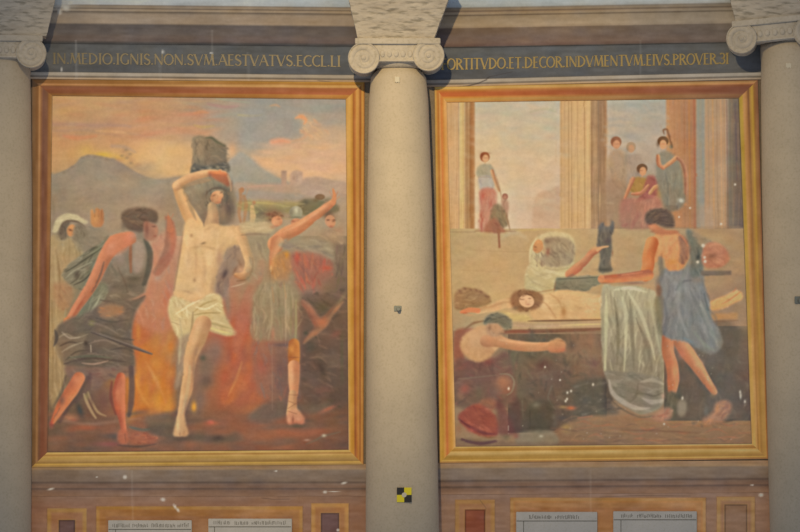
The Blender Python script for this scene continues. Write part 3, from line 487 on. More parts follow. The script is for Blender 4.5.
    flesh((206,152,110), (170,112,80), '633,179 629,188 625,198', '4,3.6,2.4', -1, .8); flesh((200,144,106), (160,104,78), '648,186 641,193 632,194', '3.4,3.4,2.4', -1, .8)
    fill((174,116,96), '622,200 634,198 646,200 657,196 662,206 657,218 650,228 624,228 619,214', [(190,136,108),(156,100,84),(180,120,98),(168,108,92),(196,140,112)], lambda x, y: 100-(x-640), 46, 12, 2.4, .45, 112, 1.6, .9, (164,120,96)); D((146,104,84), 630, 222, 5, 5, .4)
    D((172,132,78), 660.5, 192, 3.6, 5, .8); flesh((206,156,110), (168,118,80), '650,193 655,187 661,186', '3.4,3.6,3', 1, .8)
    D((116,86,60), 663, 141, 5.6, 4.8, .95, 0, 1); D((202,150,110), 663, 144.6, 3.5, 4.6, 1, 0, 1); D((100,76,56), 658, 144, 1.6, 3, .6); D((150,104,76), 663, 144, 2.2, .6, .4); T((126,88,62), '664,134 663.4,130 667,129.6 668,133 670,139 672,147', '1.2,2,2,2,2.6,2', .75, .8); D((96,108,94), 671, 147, 1.6, 2, .5)
    fill((142,132,110), '657,158 660,153 668,151 676,158 682,170 684,190 684,205 668,212 661,196 656,176', [(158,148,124),(122,114,96),(134,128,108),(150,134,108)], lambda x, y: 86, 46, 14, 2, .45, 113, 1.3, .93, (134,122,102), spread=8)
    flesh((208,160,114), (172,120,84), '676,158 670,163 663,168', '4,4,3', -1, .8); flesh((204,152,110), (166,110,80), '658,156 659,164 663,168', '3.4,4,3', 1, .8); flesh((190,138,102), (150,104,80), '678,158 684,166 686,178 686,194', '3.4,4,3.6,2', 1, .9)
    T((112,106,92), '665,172 668,188 667,206', 1.4, .5, 1); T((168,156,126), '671,172 673,200', 1.2, .4, .9); D((208,204,188), 681, 200.6, 2.6, 2, .85, 20); D((200,140,96), 685.6, 204.5, 1.6, 1.2, .8); D((126,124,122), 678, 206, 2.4, 4, .4)
    D((150,120,96), 690, 214, 8, 12, .4); D((116,104,92), 612, 225, 1.4, 5, .5, -10); D((180,152,118), 610, 203, 4, 1.4, .4)
    # hooded white old man
    fill((204,180,132), '530,262 530,250 534,240 542,234 556,231.6 568,234 574,240 575,252 574,262 570,268 566,276 556,292 528,292 525,280 526,270', [(214,192,146),(188,164,118),(206,182,136),(178,154,112),(220,200,154)], lambda x, y: 70 if y < 266 else 16, 70, 12, 2.6, .42, 114, 1, 1, (196,172,122))
    fill((160,136,106), '544,240 554,237 566,238 573,243 574.6,252 573,262 566,266 554,267 544,265 540,258 546,252', [(142,118,94),(176,150,116),(150,128,102),(130,108,86),(168,146,116)], lambda x, y: 50+(x-556)*2, 60, 9, 2, .48, 115, 1.3, .93, (170,146,112)); D((130,106,86), 548, 241, 5, 2.6, .55, -15); D((184,162,126), 560, 246, 6, 5, .3)
    D((200,144,94), 538, 246.5, 5, 6.8, .95, 15, 1); D((220,162,106), 538, 241.6, 3.6, 2.4, .6); D((178,112,78), 535, 250, 2, 1, .5); D((128,84,60), 535.4, 247, 1.6, .7, .6, 20); D((150,92,68), 548, 252, 2.6, 3.6, .6); D((188,134,92), 543, 249, 2, 3, .5)
    drape('532,254 545,253 547,265 536,266', [(190,164,132),(144,116,92),(170,142,112),(128,98,78)], 70, 18, 8, 1.3, .6, 116); T((222,202,154), '529.6,262 530.6,249 536,239', '1,2,1', .55, 1)
    T((180,156,112), '527,276 536,284 550,288', '1,1.6,1', .5, 1); T((216,198,150), '546,270 560,274 570,272', '1,4,2', .5, 1.4); T((170,146,106), '545,268 556,270 568,268', '1,1.6,1', .5, .9)
    # forearm and statuette
    fill((116,108,98), '598,228 600,224 603,222 605,226 610,226 612,221 614,222 613.4,231 611,238 612,250 610,262 612,271 599,272 600,258 597,246 598,236', [(98,94,90),(136,126,108),(88,84,80),(124,116,104),(146,134,112)], 84, 36, 9, 1.6, .5, 117, .9, 1, (118,110,96)); D((96,80,84), 608, 241, 3.4, 3, .5); D((80,76,70), 604, 269.6, 6, 1.6, .6); D((150,106,76), 612.4, 253, 1, 3, .6)
    flesh((206,148,104), (176,110,78), '569,274 577,268 586,260 592,253 599,249', '8,9,7,6,4', 1, .9); D((200,124,88), 576, 270, 4, 3, .6, -30); T((210,158,110), '597,250 602,247.4 608,246.4', '3.4,2.4,1.4', .9, .7); D((216,162,112), 594, 248, 3, 1.8, .6, -20); T((150,100,70), '592,256 599,252', 1, .55, .6)
    fill((140,134,110), '556,279 562,277.4 600,276 601,283 592,287 586,291 560,290 554,292', [(156,150,124),(120,116,96),(132,130,112),(104,102,88)], 8, 34, 8, 1.6, .5, 118, .8, .95, (128,124,104)); T((98,94,78), '558,279 578,278.4 600,277', 1, .7, .6); T((112,108,92), '570,281 573,287', 1.4, .6, .6); T((156,106,70), '556,281 554,290 553,298', 1, .55, .6)
    # basket at left
    fill((162,122,84), '455,308 455,294 462,288 470,288 482,291 490,297 490,303 482,307 464,310', [(178,138,94),(142,104,70),(156,116,78),(190,150,106)], lambda x, y: -12, 46, 9, 1.7, .5, 119, 1.2, .9, (150,112,74))
    for x, y in ((460,291),(465,288.6),(471,290),(476,290),(481,292),(486,296)): D((128,90,64), x, y, 2, 1.2, .6, 30)
    # body of the saint
    fill((206,176,112), '500,312 516,314 528,316 530,321 506,320', [(216,186,122),(190,158,104)], 6, 12, 9, 1.8, .5, 120, 1.4, .8)
    flesh((214,172,120), (190,144,98), '524,306 508,303 494,307 478,311', '9,10,8,6', 1, .95); T((226,190,136), '518,301 504,300 488,306', '1,3,1', .45, 1.3); T((212,132,86), '478,310.6 469,310 461,312', '5,5,2.4', .9, .8); D((190,92,56), 465, 313, 3, .9, .6); D((206,150,104), 470, 315, 4, 1.2, .6)
    fill((216,178,124), '530,312 534,302 542,294 556,291 574,291 590,294 604,298 604,318 580,320 550,321 536,320', [(228,190,138),(204,162,110),(212,172,120),(222,184,128),(196,152,102)], lambda x, y: 8+(y-305)*.8, 80, 13, 2.6, .36, 121, 1.1, 1, (206,162,110)); D((230,194,144), 546, 303, 6, 6, .4); D((228,190,136), 586, 302, 10, 4, .3)
    fill((150,108,74), '511,304 511,296 516,291 524,289.6 534,291 542,295 543,301 538,308 528,311 518,311', [(122,82,54),(164,118,80),(136,96,64)], lambda x, y: 30 if x > 526 else -50, 30, 7, 1.6, .5, 122, 1.2, .95)
    D((218,170,124), 526.6, 301, 7.6, 6.2, 1, 18, 1); D((232,188,140), 528, 298.6, 4, 2.4, .5); D((128,86,60), 522.6, 299.4, 1.6, .6, .6); D((128,86,60), 529.6, 298.4, 1.6, .6, .6); D((184,116,88), 528, 304.4, 2, .7, .6); D((200,140,102), 526, 301.6, .8, 1.8, .4); drape('517,293 526,292 534,295 535,299 524,296 519,301', [(130,90,60),(160,114,78),(112,78,54)], 10, 14, 6, 1.4, .6, 162); drape('516,300 520,302 522,308 530,308 528,311 517,310', [(134,94,64),(156,112,78),(118,84,58)], 30, 14, 6, 1.4, .6, 163); D((112,96,72), 515, 308, 3.4, 2, .5)
    T((170,122,82), '534,293 546,291 556,289', 1.6, .5, .9); T((182,134,88), '538,300 546,304 552,312 556,318', '1,2,1', .5, 1); T((190,142,94), '550,294 558,300 562,308', '1,1.8,1', .5, 1); D((172,120,72), 563.6, 312, 2.6, 5, .75); D((210,156,108), 561, 316, 2, 3, .4); D((186,146,100), 580, 308, 6, 1.6, .3); T((206,172,118), '560,290 576,294 600,294', 1.6, .4, 1)
    # trestle board
    P((182,150,112), '508,322 540,323 603,321 603,327 540,330 508,330', .8, .9, None, 90, False); T((112,80,58), '528,321 560,320.6 603,319.6', 1.8, .75, .8); T((212,184,122), '560,325.6 580,324.6 603,324', 1.8, .75, .8); T((196,158,126), '508,325 540,326.4 575,325', 1.6, .5, .8); T((122,84,64), '500,331 540,331 603,329', '3,4,3', .8, 1); T((148,92,70), '503,333 516,331.6 530,332', 3.4, .6, 1.2)
    # dark space beneath
    grid_fill(508, 334, 606, 432, [
     [(120,94,76),(104,92,78),(112,94,76),(142,108,82),(132,108,86)],
     [(116,106,86),(114,100,80),(122,102,80),(138,108,84),(138,112,88)],
     [(112,102,82),(118,96,82),(114,90,76),(124,98,80),(128,102,82)],
     [(104,98,82),(110,94,80),(112,92,76),(106,98,84),(104,98,90)],
     [(88,80,72),(94,88,80),(104,90,80),(104,98,90),(106,100,94)],
     [(92,78,70),(94,86,78),(100,86,76),(104,96,88),(108,100,90)]])
    D((90,88,82), 532, 336, 3, 6, .65); D((88,88,86), 541, 340, 5, 2, .6); D((160,114,84), 591, 342, 4, 9, .55); D((116,84,78), 594, 364, 6, 3, .6); D((84,84,78), 566, 362, 4, 5, .5); D((96,62,58), 543, 365, 6, 5, .55); D((88,80,76), 572, 345, 3, 4, .5); D((76,74,68), 532, 356, 5, 3, .5); D((126,118,104), 545, 377, 8, 3, .4)
    drape('508,336 604,334 606,372 570,376 510,376', [(126,106,84),(106,92,76),(140,112,86),(118,90,76),(98,90,78),(134,118,94)], lambda x, y: 70+40*math.sin(x*.2), 120, 10, 2.8, .4, 123, b=1.3)
    drape('512,374 606,376 604,412 556,418 540,430 512,430', [(98,92,80),(114,98,84),(86,80,72),(124,110,94),(80,76,70),(104,84,74)], lambda x, y: 60+50*math.sin(x*.15+y*.1), 130, 9, 2.6, .42, 124, b=1.2)
    P((94,94,88), '577,382 606,378 614,388 612,404 618,414 580,416 574,400', 2, .7); scumble(576, 380, 620, 416, [(122,116,106),(86,84,80),(102,98,94),(134,128,118)], 70, 3, 1.2, .5, 125, -10)
    T((126,122,108), '552,386 548,398 556,410', 1.3, .45, 1); D((190,108,70), 571, 408, 4.4, 2, .8); D((176,138,82), 563, 407, 4, 1.6, .5); D((86,86,90), 563, 418, 5, 2.6, .6); D((110,110,104), 555, 423, 3, 5, .5); D((138,134,122), 553, 417, 2, 2, .5)
    for x, y in ((567,399),(567.4,392.6),(571,391),(593,384.5),(565.6,401)): D((222,218,204), x, y, .9, 1.2, .9)
    P((96,76,72), '510,398 519,400 521,430 511,430', 1.6, .8); P((84,80,70), '529,404 551,402 551,429 529,430', 1.8, .7); D((134,130,118), 536, 405, 4, 3, .55); T((124,120,108), '522,400 523,416', 1.2, .5, 1); T((70,66,60), '530,410 530,428', 2, .5, 1)
    # floor
    P((148,114,84), '554,434 566,424 590,416 640,416 700,418 754,420 754,448 556,448', 1.6, .95, (128,102,80)); D((168,138,78), 566, 428, 5, 4, .5); T((186,114,80), '578,418 592,416', 2.4, .6, 1.2)
    drape('562,420 750,420 750,444 558,446', [(158,112,80),(128,100,82),(166,128,92),(112,90,76),(142,114,92),(168,106,78)], 1, 150, 22, 1.8, .4, 126, spread=4); T((112,82,66), '622,430 660,431 700,433', 2, .45, 1.2)
    P((136,126,108), '519,433 552,431 556,446 519,446', 1.2, .8); D((178,170,148), 541, 436, 2, 1.3, .8); P((110,90,76), '457,438 520,442 560,442 600,442 600,449 457,449', 1.2, .5)
    # kneeling man at lower left
    P((148,92,72), '454,334 464,328 474,330 464,344 464,362 455,366', 1.3, .9); fill((118,84,76), '455,362 470,360 490,360 506,352 512,368 512,404 456,406', [(128,96,82),(104,76,70),(138,106,88),(116,92,80),(94,78,72),(132,84,72)], lambda x, y: 30+60*math.sin(x*.12), 90, 12, 2.8, .42, 127, 1.8, .95, (116,92,78)); D((138,72,62), 488, 361, 6, 5, .6); D((124,78,70), 468, 366, 9, 5, .5); D((116,108,90), 506, 362, 6, 6, .5); D((148,106,84), 462, 390, 5, 5, .5)
    fill((204,158,112), '461,340 468,332 482,325 498,329 503,342 494,352 489,358 478,362 467,357 461,350', [(214,168,122),(192,144,100),(206,160,112),(184,134,92)], 60, 36, 10, 3.4, .35, 128, 1.2, 1, (192,144,100), b=1.4); D((214,172,126), 472, 338, 7, 8, .35); T((136,98,68), '465,329 474,323 485,321', '1,2.6,1', .65, 1.1); D((184,136,94), 486, 352, 3, 6, .3, -20)
    flesh((204,150,106), (176,124,86), '486,341 497,341 508,344 520,346 534,347 551,346', '12,12,10,10,9,8', 1, .95); T((218,170,124), '500,340 520,342.6 540,343', '1,2.4,1', .45, 1.2); D((206,138,90), 490, 340, 6, 5, .45)
    P((204,154,108), '549,342 554,339.4 558,338 562,340 565,342 565.6,347 562,352 549,351.6', .9, .95, (182,116,80)); D((140,92,66), 561, 341, 3, .8, .5, 15); D((186,112,80), 563, 350, 3, 2, .5); T((176,124,86), '556,343 563,344', .8, .5, .5); T((176,122,84), '500,347 530,351.6', 1.4, .4, .9)
    fill((128,122,104), '484,324 486,317 492,313.6 500,313 507,316 512,322 511,328 504,329 496,325', [(146,138,118),(106,100,86),(120,116,100),(96,94,86)], lambda x, y: 10+(x-498)*2.4, 36, 8, 1.7, .5, 129, 1.2, 1); fill((184,140,104), '487,324 498,324 504,331 500,336 490,336 486,331', [(200,154,116),(150,112,84),(166,126,94),(206,166,126)], 80, 18, 6, 1.5, .5, 130, 1.1, .9); D((130,96,72), 489.6, 328, 1.6, 2.6, .55); D((124,92,70), 502, 333.6, 3, 1.4, .5)
    D((160,110,82), 505, 384, 8.6, 9, .9); D((178,118,84), 502, 381, 5, 5, .5); D((144,96,72), 508, 390, 4, 3, .5); T((148,136,112), '500,374 509,374.6 514,381 512,391 507,395', '.8,1.6,1.6,.8', .6, .8); D((238,218,190), 508.6, 388.6, .9, 1.4, .85); T((140,128,106), '458,379 478,377 496,375', 1.2, .4, .9)
    D((154,86,70), 465, 389, 5, 5, .65); D((166,118,84), 461, 397, 3, 3, .4); D((104,96,82), 479, 392, 4, 6, .6); D((120,90,82), 491, 392, 4, 8, .4)
    fill((150,98,74), '478,404 484,399 494,399 498,406 490,412 480,411', [(162,108,80),(130,82,66)], 20, 12, 8, 2, .5, 131, 1.4, .7)
    fill((150,82,66), '458,416 464,410 474,404 482,405 492,412 498,420 498,434 486,437 472,432 462,424', [(168,94,74),(132,70,60),(150,82,64),(172,100,80),(122,66,60)], 36, 50, 11, 2.4, .45, 132, 1.3, .95, (142,76,62)); P((110,70,66), '497,400 506,408 512,424 514,434 499,434 497,420', 1.8, .75); T((98,56,58), '459,419 470,427 484,433 494,434', '1,3,3,1', .65, 1.1); D((170,90,74), 472, 430, 6, 2.4, .5); D((148,104,76), 459, 428, 2.6, 4, .5)
    T((92,66,74), '462,440 480,443.4 496,441', '2,3.6,2', .75, 1.3); D((118,84,56), 490, 437.6, 8, 1.2, .5); D((104,96,76), 506, 437, 4, 2.6, .5); D((134,76,64), 516, 436, 3, 2.6, .5); T((224,216,196), '508.5,425.6 508.5,430.4', 1.1, .85, .5)
    # white cloth
    CW1 = [(204,194,158),(166,154,124),(150,140,114),(190,180,144),(174,164,138),(138,128,104)]
    fill((184,172,136), '602,289 614,286.4 634,286 648,289 656,293 655,306 660,326 663,352 664,380 652,378 630,374 606,373 602,350', CW1, lambda x, y: 87-(x-618)*-.3, 150, 30, 2.4, .42, 133, .9, 1, (152,142,118), spread=6)
    for s, c, wd in (('606,294 606,330 605,370', (206,198,154), '1,4,3,2'), ('614,298 618,328 617,364', (136,126,98), '1,3.4,3,1'), ('621,292 626,320 624,372', (206,196,156), '1,4,3,1'), ('630,300 632,334 634,370', (138,128,104), '1,4,4,1'), ('628,292 640,312 650,340 655,360', (206,196,158), '1,4,3,1'),
                     ('640,326 648,350 652,372', (142,132,108), '1,4,3,1'), ('650,300 655,326 660,352', (190,182,146), '1,3,2,1'), ('614,290 630,288 646,292', (214,204,166), '1,3,3,1'), ('636,318 641,332', (112,104,86), 1.4), ('616,312 618,326', (118,110,92), 1.4), ('622,296 620,288', (136,128,100), 1)):
        T(c, s, wd, .62, 1.1)
    P((124,128,104), '655,300 660,296 664,310 664,334 660,334 656,318', 1.6, .7); D((130,120,90), 657, 300, 3, 3, .5)
    fill((150,144,124), '606,371 630,373 652,376 664,382 664,402 656,410 640,414 624,406 612,396 608,384', [(140,136,116),(164,158,136),(128,124,104),(176,170,150)], 14, 50, 13, 2.6, .45, 134, 1, 1, (150,142,124))
    for s, c, wd in (('609,380 612,392 622,401 636,408 650,408', (200,192,174), '1,4,5,4,1'), ('640,382 652,380 663,384', (188,180,158), '1,4.4,2'), ('638,384 636,396 630,402', (130,124,106), '1,2.6,1'), ('646,394 654,396 664,392', (118,112,96), 1.6), ('642,398 652,402 664,400', (192,184,166), '1,5,3'),
                     ('618,386 630,390 640,392', (138,134,114), '1,6,2'), ('648,388 656,392', (170,162,142), 2.4), ('656,372 658,382', (160,152,130), 2)):
        T(c, s, wd, .62, 1.1)
    T((106,98,86), '610,399 622,409 640,417 656,415', '.8,2,2,.8', .5, 1)
    # right-hand dark space, leg region
    grid_fill(664, 326, 754, 420, [
     [(120,118,116),(124,120,116),(122,116,108),(110,102,94),(134,116,94)],
     [(122,104,90),(116,102,90),(112,108,104),(106,100,94),(126,106,88)],
     [(116,98,84),(108,96,88),(104,98,92),(104,98,94),(108,92,88)],
     [(98,94,88),(104,98,92),(104,100,96),(104,98,96),(98,88,88)],
     [(104,98,90),(102,96,90),(108,102,98),(112,100,92),(96,88,86)]])
    drape('682,340 748,326 748,418 682,418', [(94,90,86),(120,112,104),(108,96,90),(126,118,108),(98,94,90),(112,104,100)], lambda x, y: 80+40*math.sin(x*.1+y*.05), 130, 10, 2.6, .4, 135, b=1.3)
    P((100,92,84), '714,322 728,320 737,332 740,352 728,356 716,346', 2.6, .5); D((112,82,76), 714, 330, 2.6, 6, .45)
    P((178,134,90), '708,314 738,312.6 738,319 710,320', 1, .9, None, 90, False); T((124,88,62), '712,321.4 738,320.4', 1.4, .6, .8); P((164,140,110), '738,300 748,300 749,326 739,326', 2, .4)
    fill((214,164,112), '706,304 716,299 726,295 734,291 741,292 742,299 734,303 724,308 710,310', [(226,180,128),(196,146,98),(206,150,100)], -22, 26, 9, 1.9, .42, 136, 1, 1, (204,150,94)); T((172,108,72), '722,304 732,298 740,292', 1.1, .6, .8); T((186,112,76), '733,292 736,288', 1.6, .7, .7); T((160,104,70), '727,299 733,301', 1, .5, .7)
    # legs of the blue-clad man
    D((150,108,84), 672, 344, 7, 8, .5); flesh((200,136,98), (166,104,74), '668,338 668,352 672,366 673,380 672,392', '12,12,12,12,8', 1, 1); D((202,116,80), 670, 362, 3, 4, .4); D((216,150,100), 674, 372, 2.4, 7, .4)
    flesh((206,146,104), (170,112,82), '680,342 688,354 697,366 706,380 714,392', '13,14,12,9,6', 1, 1); D((218,160,112), 699, 364, 4, 4, .45); D((192,122,98), 682, 354, 4, 5, .5); D((120,92,76), 682, 364, 2.4, 6, .5); D((140,120,90), 713, 395, 3, 3, .55)
    fill((102,98,86), '666,393 677,393 678,404 673,418 665,412', [(88,86,80),(118,112,98)], 84, 16, 9, 2, .5, 137, 1.3, .9); P((146,138,124), '678,402 683,399 687,406 684,416 678,414', 1.3, .85); D((86,88,86), 679, 396, 2.6, 3, .6); D((236,232,218), 682.4, 398, .9, 1.5, .85); fill((172,124,98), '652,416 660,410 668,407 673,412 668,420 656,421', [(186,136,108),(140,100,82),(176,108,84)], -20, 14, 8, 2, .5, 138, 1.3, .8); D((192,150,126), 663, 396, 1.8, 3, .5)
    fill((166,122,94), '712,412 716,404 724,400 731,404 729,414 722,421 706,424 702,420', [(186,132,92),(146,104,84),(128,96,84),(176,130,104)], -40, 30, 9, 2.2, .48, 139, 1.5, .85); D((190,130,84), 717, 408, 2.4, 5, .5); D((132,100,92), 727, 408, 3, 4, .5); D((82,78,76), 730, 420.6, 7, 1.2, .6, -12); D((120,126,130), 706, 411, 2.4, 5, .45)
    for x, y, rx, ry in ((740.5,396,.9,2.6),(744.8,401.5,.9,1.5),(740,392,.7,1.6)): D((210,212,212), x, y, rx, ry, .85)
    # tunic of the blue-clad man
    BL = [(150,146,142),(120,118,116),(134,132,128),(108,106,104),(158,154,148),(128,128,128)]
    P((112,110,106), '656,282 662,276 668,290 670,310 664,330 662,312', 1.6, .7)
    fill((140,137,134), '661,272 668,268 682,270 690,264 700,264 704,276 704,286 709,300 712,318 720,332 722,346 712,354 700,350 686,342 664,336 663,318 664,300 660,290', BL, lambda x, y: 84-(x-690)*.8, 130, 20, 2.6, .45, 140, 1.1, 1, (130,128,124), b=1.1, spread=8)
    for s, c, wd in (('666,274 676,286 674,296', (150,148,146), '2,6,3'), ('664,300 667,320 664,334', (108,108,108), '2,4,2'), ('680,284 678,310 688,336', (156,152,148), '1,4,3,1'), ('676,290 682,282 692,280', (104,102,102), '1,3,1'), ('690,290 702,314 716,340', (118,118,114), '1,4,4,1'), ('700,300 706,318 718,346', (152,150,142), '1,4,4,1'),
                     ('694,332 706,346 714,350', (140,144,132), '1,4,2'), ('704,294 708,310', (88,90,88), '1,4,2'), ('706,308 710,318', (106,124,124), 1.6), ('684,338 692,342', (126,140,148), 2), ('670,310 680,330', (124,122,120), '1,4,1')):
        T(c, s, wd, .55, 1.4)
    fill((120,122,114), '686,230 692,231 698,240 704,250 704,264 700,276 690,276 690,258 688,244', [(108,110,104),(136,136,126),(96,98,94),(126,130,122)], 70, 34, 11, 2.2, .5, 141, 1.2, .95, (116,116,110)); D((66,70,70), 698, 257, 1.6, 3, .7); T((138,138,132), '690,260 684,274 678,290', '2,4,2', .7, 1.2)
    fill((152,132,108), '692,232 702,236 712,242 714,248 704,250', [(166,144,116),(132,118,98)], 26, 14, 9, 2.2, .45, 142, 1.5, .75)
    P((124,110,98), '701,271 716,270.6 731,270.6 731.6,274.6 716,275.4 701,276', .7, .95, None, 90, False); T((98,88,82), '702,275 731,274.6', 1.2, .5, .6); D((146,122,104), 698, 280, 6, 3, .45)
    # right forearm curled behind him
    fill((186,130,98), '702,254 705,245 714,242 724,247 729,256 727,263 718,268 706,267 702,262', [(200,142,108),(164,106,82),(178,120,90),(206,148,112)], lambda x, y: 20+(x-714)*3, 40, 9, 2.2, .45, 143, 1.1, .97, (176,116,88)); D((132,90,70), 712, 256, 5, 2.6, .7, -10); D((206,152,114), 718, 262, 3, 2, .5); D((150,96,76), 724, 252, 3, 2, .4, 40)
    # back, head, left arm
    fill((208,150,100), '648,246 653,237 662,231.6 674,232 684,238 689,250 686,262 680,269 668,270 664,258 656,262 650,262', [(216,160,108),(196,134,90),(206,146,98),(222,152,92),(188,124,84)], 100, 60, 10, 2.8, .42, 144, 1, 1, (202,138,90), b=1.3); D((222,166,114), 666, 243, 7, 6, .4); D((200,140,94), 668, 254, 1.4, 12, .35)
    fill((142,102,82), '679,236 686,238 690,250 686,262 679,262 680,250', [(124,88,74),(160,116,90),(148,100,78)], 80, 22, 9, 2.2, .5, 145, 1.3, .75); D((216,134,72), 672, 262, 5, 2.6, .55); D((150,106,80), 661.6, 260, 1, 6, .6); P((122,116,104), '658,258 662,258 664,272 660,276', 1, .7); T((204,132,92), '676,232 683,238 688,246', '1,2.4,1', .5, .9)
    fill((112,96,84), '645,221 646,213 654,209 664,209 672,214 674.6,222 673,228 664,227 656,224 650,225', [(96,82,74),(132,112,92),(104,90,80),(124,100,80),(88,78,72)], lambda x, y: -20+(x-656)*2.6, 50, 8, 1.8, .5, 146, 1.2, 1); P((194,126,88), '648,225 655,224 661,228 668,230 675,230 679,233 664,235 654,233', 1, .9, (176,110,78)); D((206,146,106), 652, 227.4, 2.4, 1.8, .6); D((84,68,60), 650, 224, 2, .8, .5); D((150,96,72), 652, 231.6, 2, 1, .5); D((170,112,82), 662, 230, 2.6, 2, .4)
    flesh((210,142,90), (182,102,62), '652,243 648.6,256 648,266 645,276', '13,12,12,11', -1, 1); D((224,126,66), 648, 274, 4, 4, .5)
    flesh((212,136,86), (172,104,76), '648,275 630,277 614,278.6 603,279', '11,9,8,7', 1, .9); T((226,158,108), '642,272.4 622,275', '1,2.6,1', .5, 1.1); D((206,138,94), 601.4, 279, 3.8, 4, .9, 0, 1); D((140,92,76), 634, 283, 12, 1.4, .5); D((146,96,70), 604, 283, 4, 1, .5); T((160,104,74), '598,277 604,279', .8, .5, .5)
    P((120,84,62), '656,288 660,285 662,292 658,296', 1, .6); D((170,112,76), 658, 286, 2, 3, .4)
    # flaking specks
    for x, y, r in ((703,245.6,1.4),(697.6,262,1.3),(705,261.5,1.2),(704.5,257.4,1),(545,367,.8),(560,380,.8),(735,184.5,.9),(721,224,.9),(744.5,201,1),(664,424,.8),(690,208,.8),(679,217,.7)):
        D((226,220,204), x, y, r, r, .95)
    r = np.random.default_rng(5)
    for k in range(46):
        D((190,182,168), r.uniform(505, 745), r.uniform(340, 440), .5, .5, r.uniform(.3, .7))

def finish():
    """age the paint: broken pigment, plaster joins, faint drips"""
    global CAN
    ch = CAN.max(-1)-CAN.min(-1)                        # smoke-browned greys of the left scene
    def warm(m, k):
        global CAN
        w = (np.clip(1.25-ch/46, 0, 1)*m)[..., None]; CAN = CAN*(1-w)+CAN*np.array(k)*w
    ss = lambda v, a, b: np.clip((v-a)/(b-a), 0, 1)
    warm(ss(PYY, 186, 206)*(PXX < 400), (.965, .885, .83))
    tun = ss(PXX, 655, 665)*ss(722-PXX, 0, 8)*ss(PYY, 262, 272)*ss(356-PYY, 0, 10)
    warm(ss(PYY, 226, 234)*(PXX > 400)*(1-tun), (.985, .93, .855))
    warm(tun, (.97, .965, .94))
    cl = ss(PXX, 600, 606)*ss(664-PXX, 0, 6)*ss(PYY, 292, 325)*ss(414-PYY, 0, 8)
    warm(cl, (.85, .83, .87))
    warm((PXX > 640)*(PXX < 678)*(PYY > 205)*(PYY < 230), (.9, .86, .84))
    dx = vnoise(5, 5, 201)*.15+vnoise(11, 11, 205)*.3; dy = vnoise(5, 5, 202)*.15+vnoise(11, 11, 206)*.3
    u = np.clip(PXX+dx, 0, 799)*CS-.5; v = np.clip(PYY+dy, 0, 531)*CS-.5
    i = np.clip(np.round(u).astype(int), 0, CW-1); j = np.clip(np.round(v).astype(int), 0, CH-1)
    CAN = CAN[j, i]
    lo = np.stack([gblur(CAN[..., q], 4.5) for q in range(3)], -1); CAN = CAN+.42*(CAN-lo)
    m = vnoise(4, 1.8, 211)*2.2+vnoise(9, 4, 212)*2.6+vnoise(18, 14, 213)*3+vnoise(1.6, 1.4, 214)*1.6
    CAN = CAN+m[..., None]*np.array([1, .95, .85])
    hue = vnoise(9, 8, 221)*2.5+vnoise(30, 24, 222)*2.5; h2 = vnoise(8, 9, 223)*1.5
    CAN = CAN+hue[..., None]*np.array([1, -.1, -.9])+h2[..., None]*np.array([-.3, .8, -.3])
    for q in range(3): CAN[..., q] = gblur(CAN[..., q], .5)
# ================================================================ pigments, materials, helpers
GAIN = 2.0**SC.view_settings.exposure
def to_lin(c):
    c = np.clip(np.asarray(c, float)/255, 0, 1)
    return np.where(c <= .04045, c/12.92, ((c+.055)/1.055)**2.4)
def light_at(x, z):
    """irradiance the floodlight and the room give the bare wall at (x, z)"""
    x = np.asarray(x, float); z = np.asarray(z, float); H = math.radians(SPOT_HALF); f = 0
    for loc, aim, watt in HEADS:
        S = np.array(loc); A = np.array(aim); Dn = (A-S)/np.linalg.norm(A-S)
        vx, vy, vz = x-S[0], -S[1]+0*x, z-S[2]; d = np.sqrt(vx*vx+vy*vy+vz*vz)
        c = (vx*Dn[0]+vy*Dn[1]+vz*Dn[2])/d
        t = np.clip((c-math.cos(H))/(1-math.cos(H)), 0, 1); s = t*t*(3-2*t)
        f = f+90.8*watt/3600*s*vy/d**3
    return f[..., None]*np.array(SPOT_COL)+np.array(AMB)
def albedo(rgb, x, z):
    """true pigment of a patch of wall whose photographed colour is rgb (0..255)"""
    return np.clip(to_lin(rgb)/(light_at(x, z)*GAIN), 0, .92)

def wx(px, y=0.0): return (px-400)/100*(DIST+y)/DIST
def wz(py, y=0.0): return EYE+(266-py)/100*(DIST+y)/DIST

def new_mat(name):
    m = bpy.data.materials.new(name); m.use_nodes = True; nt = m.node_tree
    return m, nt, nt.nodes['Principled BSDF']
def fresco_mat():
    m, nt, b = new_mat('fresco_pigment'); b.inputs['Roughness'].default_value = .85; b.inputs['Specular IOR Level'].default_value = .15
    a = nt.nodes.new('ShaderNodeVertexColor'); a.layer_name = 'pigment'
    n = nt.nodes.new('ShaderNodeTexNoise'); n.inputs['Scale'].default_value = 26; n.inputs['Detail'].default_value = 7; n.inputs['Roughness'].default_value = .72
    tc = nt.nodes.new('ShaderNodeTexCoord'); nt.links.new(tc.outputs['Object'], n.inputs['Vector'])
    r = nt.nodes.new('ShaderNodeMapRange'); r.inputs[1].default_value = .3; r.inputs[2].default_value = .7; r.inputs[3].default_value = .93; r.inputs[4].default_value = 1.07
    nt.links.new(n.outputs['Fac'], r.inputs[0])
    mx = nt.nodes.new('ShaderNodeVectorMath'); mx.operation = 'SCALE'
    nt.links.new(a.outputs['Color'], mx.inputs[0]); nt.links.new(r.outputs[0], mx.inputs['Scale']); nt.links.new(mx.outputs[0], b.inputs['Base Color'])
    return m
